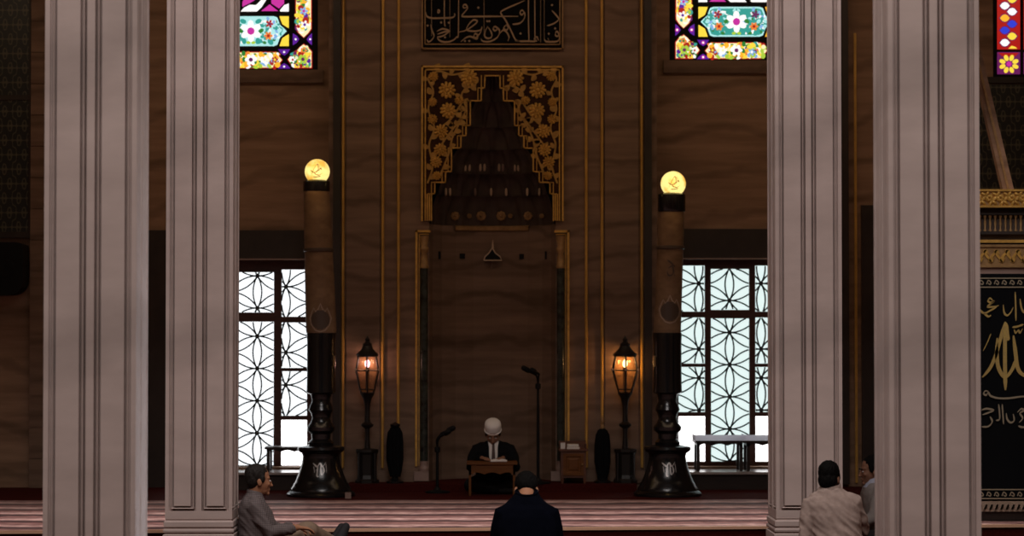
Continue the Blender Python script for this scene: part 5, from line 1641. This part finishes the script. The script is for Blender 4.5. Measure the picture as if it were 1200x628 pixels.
# --- person half hidden behind the outer right pillar
M = place(1032, 20.4, PI / 2 + .1)
P = person('person in a pale blue collar and grey top mostly hidden by the outer right pillar', M)
J = dict(CROSS, pelvis=(0, 0, .11), waist=(0, .02, .28), chest=(0, .03, .46), neck=(0, .05, .60), shL=(-.165, .04, .52), shR=(.165, .04, .52),
         elL=(-.20, .12, .30), elR=(.20, .12, .30), wrL=(-.12, .32, .20), wrR=(.12, .32, .20), hfL=(.2, 1, -.1), hfR=(-.2, 1, -.1))
H = headm(M, (0, .075, .685), .1)
b = skin_body(M, J, H, P, M_SKINDARK); face_parts(H, P, b); hair(H, b, M_HAIR, low=-.03)
mb = MB()
loft(mb, M, [(0, 0, .05, .18, .14), (0, 0, .13, .19, .145), (0, .01, .28, .188, .135), (0, .025, .40, .20, .13), (0, .035, .49, .198, .118), (0, .042, .54, .165, .098), (0, .05, .575, .10, .075), (0, .052, .592, .074, .066)])
for s in (-1, 1):
    mb.capsule([M @ Vector(p) for p in ((s * .11, .04, .53), (s * .16, .04, .51), (s * .19, .08, .40), (s * .20, .12, .30), (s * .135, .29, .215))], [.06, .066, .060, .055, .044], 16)
link('jumper', remesh(mb, .010, 3, (.007, 9, (1, 1, 1.4))), M_GREYSHIRT, P)
mb = MB()
rows = []
for rr, dz in ((.095, -.030), (.082, .0), (.066, .034), (.060, .028)):
    rows.append([M @ Vector((rr * math.cos(a), .056 + rr * .95 * math.sin(a), .592 + dz - .02 * math.sin(a))) for a in (2 * PI * k / 28 for k in range(28))])
mb.rings(rows, cap=False); mb.build('collar', M_BLUESHIRT, P, smooth=60)
trousers(M, J, P, M_DARKTROUSER)

# --- preacher behind the reading table
M = place(578, 25.86, PI, Z1)
P = person('preacher in a white cap and black jacket reading at the small wooden table', M)
J = dict(CROSS, pelvis=(0, 0, .11), waist=(0, .01, .25), chest=(0, .02, .40), neck=(0, .05, .545), shL=(-.165, .02, .465), shR=(.165, .02, .465),
         elL=(-.235, .10, .27), elR=(.235, .10, .27), wrL=(-.10, .235, .372), wrR=(.12, .235, .372), hfL=(.35, 1, -.0), hfR=(-.5, 1, -.0))
J['knL'] = (-.24, .20, .10); J['knR'] = (.24, .20, .10); J['anL'] = (.05, .16, .06); J['anR'] = (-.05, .18, .05)
H = headm(M, (0.005, .10, .625), .55)
b = skin_body(M, J, H, P, M_SKINDARK, curl=.25); face_parts(H, P, b); hair(H, b, M_HAIRGREY, low=-.01)
mb = MB()
loft(mb, M, [(0, 0, .05, .18, .14), (0, 0, .13, .19, .145), (0, .01, .26, .19, .135), (0, .015, .36, .205, .128), (0, .02, .43, .20, .118), (0, .025, .485, .165, .098), (0, .035, .52, .11, .078), (0, .042, .545, .074, .066)])
for s in (-1, 1):
    mb.capsule([M @ Vector(p) for p in ((s * .11, .02, .475), (s * .165, .02, .455), (s * .21, .06, .36), (s * .235, .10, .275), (s * (.125 if s < 0 else .145), .21, .365))], [.06, .068, .062, .056, .044], 16)
link('jacket', remesh(mb, .009, 3, (.006, 9, (1, 1, 1.4))), M_JACKET, P)
def front(z):   # chest front of the jacket in local forward distance
    for (z0, y0), (z1_, y1_) in zip(((.25, .147), (.36, .145), (.43, .140), (.485, .125), (.52, .115), (.56, .108)), ((.36, .145), (.43, .140), (.485, .125), (.52, .115), (.56, .108), (.6, .1))):
        if z0 <= z <= z1_: return y0 + (y1_ - y0) * (z - z0) / (z1_ - z0)
    return .147
def front_patch(name, half, z0, z1_, off, m):
    mb = MB(); rs = []
    for k in range(9):
        z = z0 + (z1_ - z0) * k / 8; h = half(k / 8)
        y = front(z) + off
        rs.append([M @ Vector(p) for p in ((-h, y - .3 * h, z), (-h * .5, y, z), (0, y + .003, z), (h * .5, y, z), (h, y - .3 * h, z), (0, y - .03, z))])
    mb.rings(rs); mb.build(name, m, P, smooth=50)
front_patch('shirt_front', lambda t: .038 + .020 * t, .34, .545, .012, M_WHITECLOTH)
front_patch('tie', lambda t: .020 - .008 * t, .34, .52, .020, M_TIE)
mb = MB(); mb.ball((0, 0, 0), .016, .012, .016, M=M @ Matrix.Translation((0, front(.525) + .02, .525))); mb.build('tie_knot', M_TIE, P, smooth=60)
for s in (-1, 1):
    mb = MB()
    q = [(s * .044, .34), (s * .066, .46), (s * .085, .50), (s * .07, .535), (s * .058, .545), (s * .045, .48)]
    f = [M @ Vector((x, front(z) + .012 - .25 * (abs(x) - .03), z)) for x, z in q]; bk = [M @ Vector((x, front(z) - .02 - .25 * (abs(x) - .03), z)) for x, z in q]
    mb.rings([f, bk]); mb.build('lapel', M_JACKET, P)
mb = MB()
C = H @ Matrix.Translation((0, -.02, .028))
mb.rings([[C @ Vector((r * math.cos(2 * PI * k / 28), r * 1.14 * math.sin(2 * PI * k / 28), z)) for k in range(28)] for r, z in ((.083, 0), (.086, .03), (.086, .065), (.082, .085), (.070, .100), (.045, .110), (.012, .114))])
cp = mb.build('prayer_cap', M_WHITECLOTH, P, smooth=50)
mb = MB(); mb.tube([C @ Vector((.087 * math.cos(2 * PI * k / 28), .099 * math.sin(2 * PI * k / 28), .004)) for k in range(29)], .005, 8, cap=False); mb.build('cap_band', M_WHITECLOTH, cp, smooth=60)
trousers(M, J, P, M_BLACK)
mb = MB()
for s, sg in (('L', 1), ('R', -1)):
    a = M @ Vector(J['an' + s]); d = M.to_3x3() @ Vector((sg, .1, 0)).normalized()
    mb = MB(); mb.capsule([a - d * .02, a + d * .09, a + d * .18], [.048, .046, .036], 14)
    link('sock', remesh(mb, .008, 3), M_SHOE, P)
# ------------------------------------------------------------------ light
def area(name, loc, target, sx, sy, power, col, spread=180):
    l = bpy.data.lights.new(name, 'AREA'); l.shape = 'RECTANGLE'; l.size = sx; l.size_y = sy; l.energy = power; l.color = col
    l.spread = math.radians(spread)
    o = bpy.data.objects.new(name, l); COL.objects.link(o); o.location = loc
    o.rotation_euler = (Vector(target) - Vector(loc)).to_track_quat('-Z', 'Y').to_euler()
    return o
def point(name, loc, power, col, r=0.05):
    l = bpy.data.lights.new(name, 'POINT'); l.energy = power; l.color = col; l.shadow_soft_size = r
    o = bpy.data.objects.new(name, l); COL.objects.link(o); o.location = loc; return o
# daylight from the dome windows high above the hall behind us
area('dome_daylight', (0, 3.5, 15), (0, 15.5, 3.2), 10, 5, 1300, (1.0, 0.93, 0.90))
# fill lamp added overhead to brighten the rear pillars, people and carpet
area('crossing_fill', (0, 15.6, 10.8), (0, 20.5, 0.6), 9, 2.2, 410, (1.0, 0.92, 0.90))
# narrow lamp added overhead to brighten the first rows of carpet
area('carpet_fill', (0, 22.2, 6.4), (0, 22.2, 0), 11, 0.8, 38, (1.0, 0.86, 0.84), 34)
# ring chandelier over the hall
point('chandelier_light', (0, 8.5, 8.2), 225, (1.0, 0.90, 0.82), 0.9)
# side lamps added as daylight on the inner faces of the pillars
area('side_fill', (7.2, 15.6, 0.8), (-1.6, 14.25, 0.6), 2.5, 1.2, 24, (0.80, 0.90, 1.0), 40)
area('side_fill', (-6.8, 15.6, 2.2), (2.2, 14.25, 2.4), 2.5, 2.2, 8, (0.96, 0.96, 0.95), 70)
# warm fill lamp added high up to light the niche wall
area('apse_fill', (0, 23.6, 6.2), (0, 26.6, 2.2), 13, 0.5, 44, (1.0, 0.70, 0.45))
# lit globes and lantern bulbs
for k in (0, 1):
    x, y, z = gl[k][1]
    point('globe_light', (x, y - 0.30, z + 0.02), 1.9, (1.0, 0.62, 0.22), 0.10)
x, y, z = lan0[1]; point('lantern_light', (x, y + 0.065, z), 1.6, (1.0, 0.6, 0.5), 0.02)
x, y, z = lan1[1]; point('lantern_light', (x, y + 0.065, z), 3.0, (1.0, 0.56, 0.22), 0.02)
w = bpy.data.worlds.new('world'); SC.world = w; w.use_nodes = True
w.node_tree.nodes['Background'].inputs[0].default_value = (0.95, 0.82, 0.85, 1)
w.node_tree.nodes['Background'].inputs[1].default_value = 0.012
vs = SC.view_settings
vs.view_transform = 'Standard'; vs.look = 'None'; vs.gamma = 1.0; vs.exposure = 0.0
vs.use_curve_mapping = False
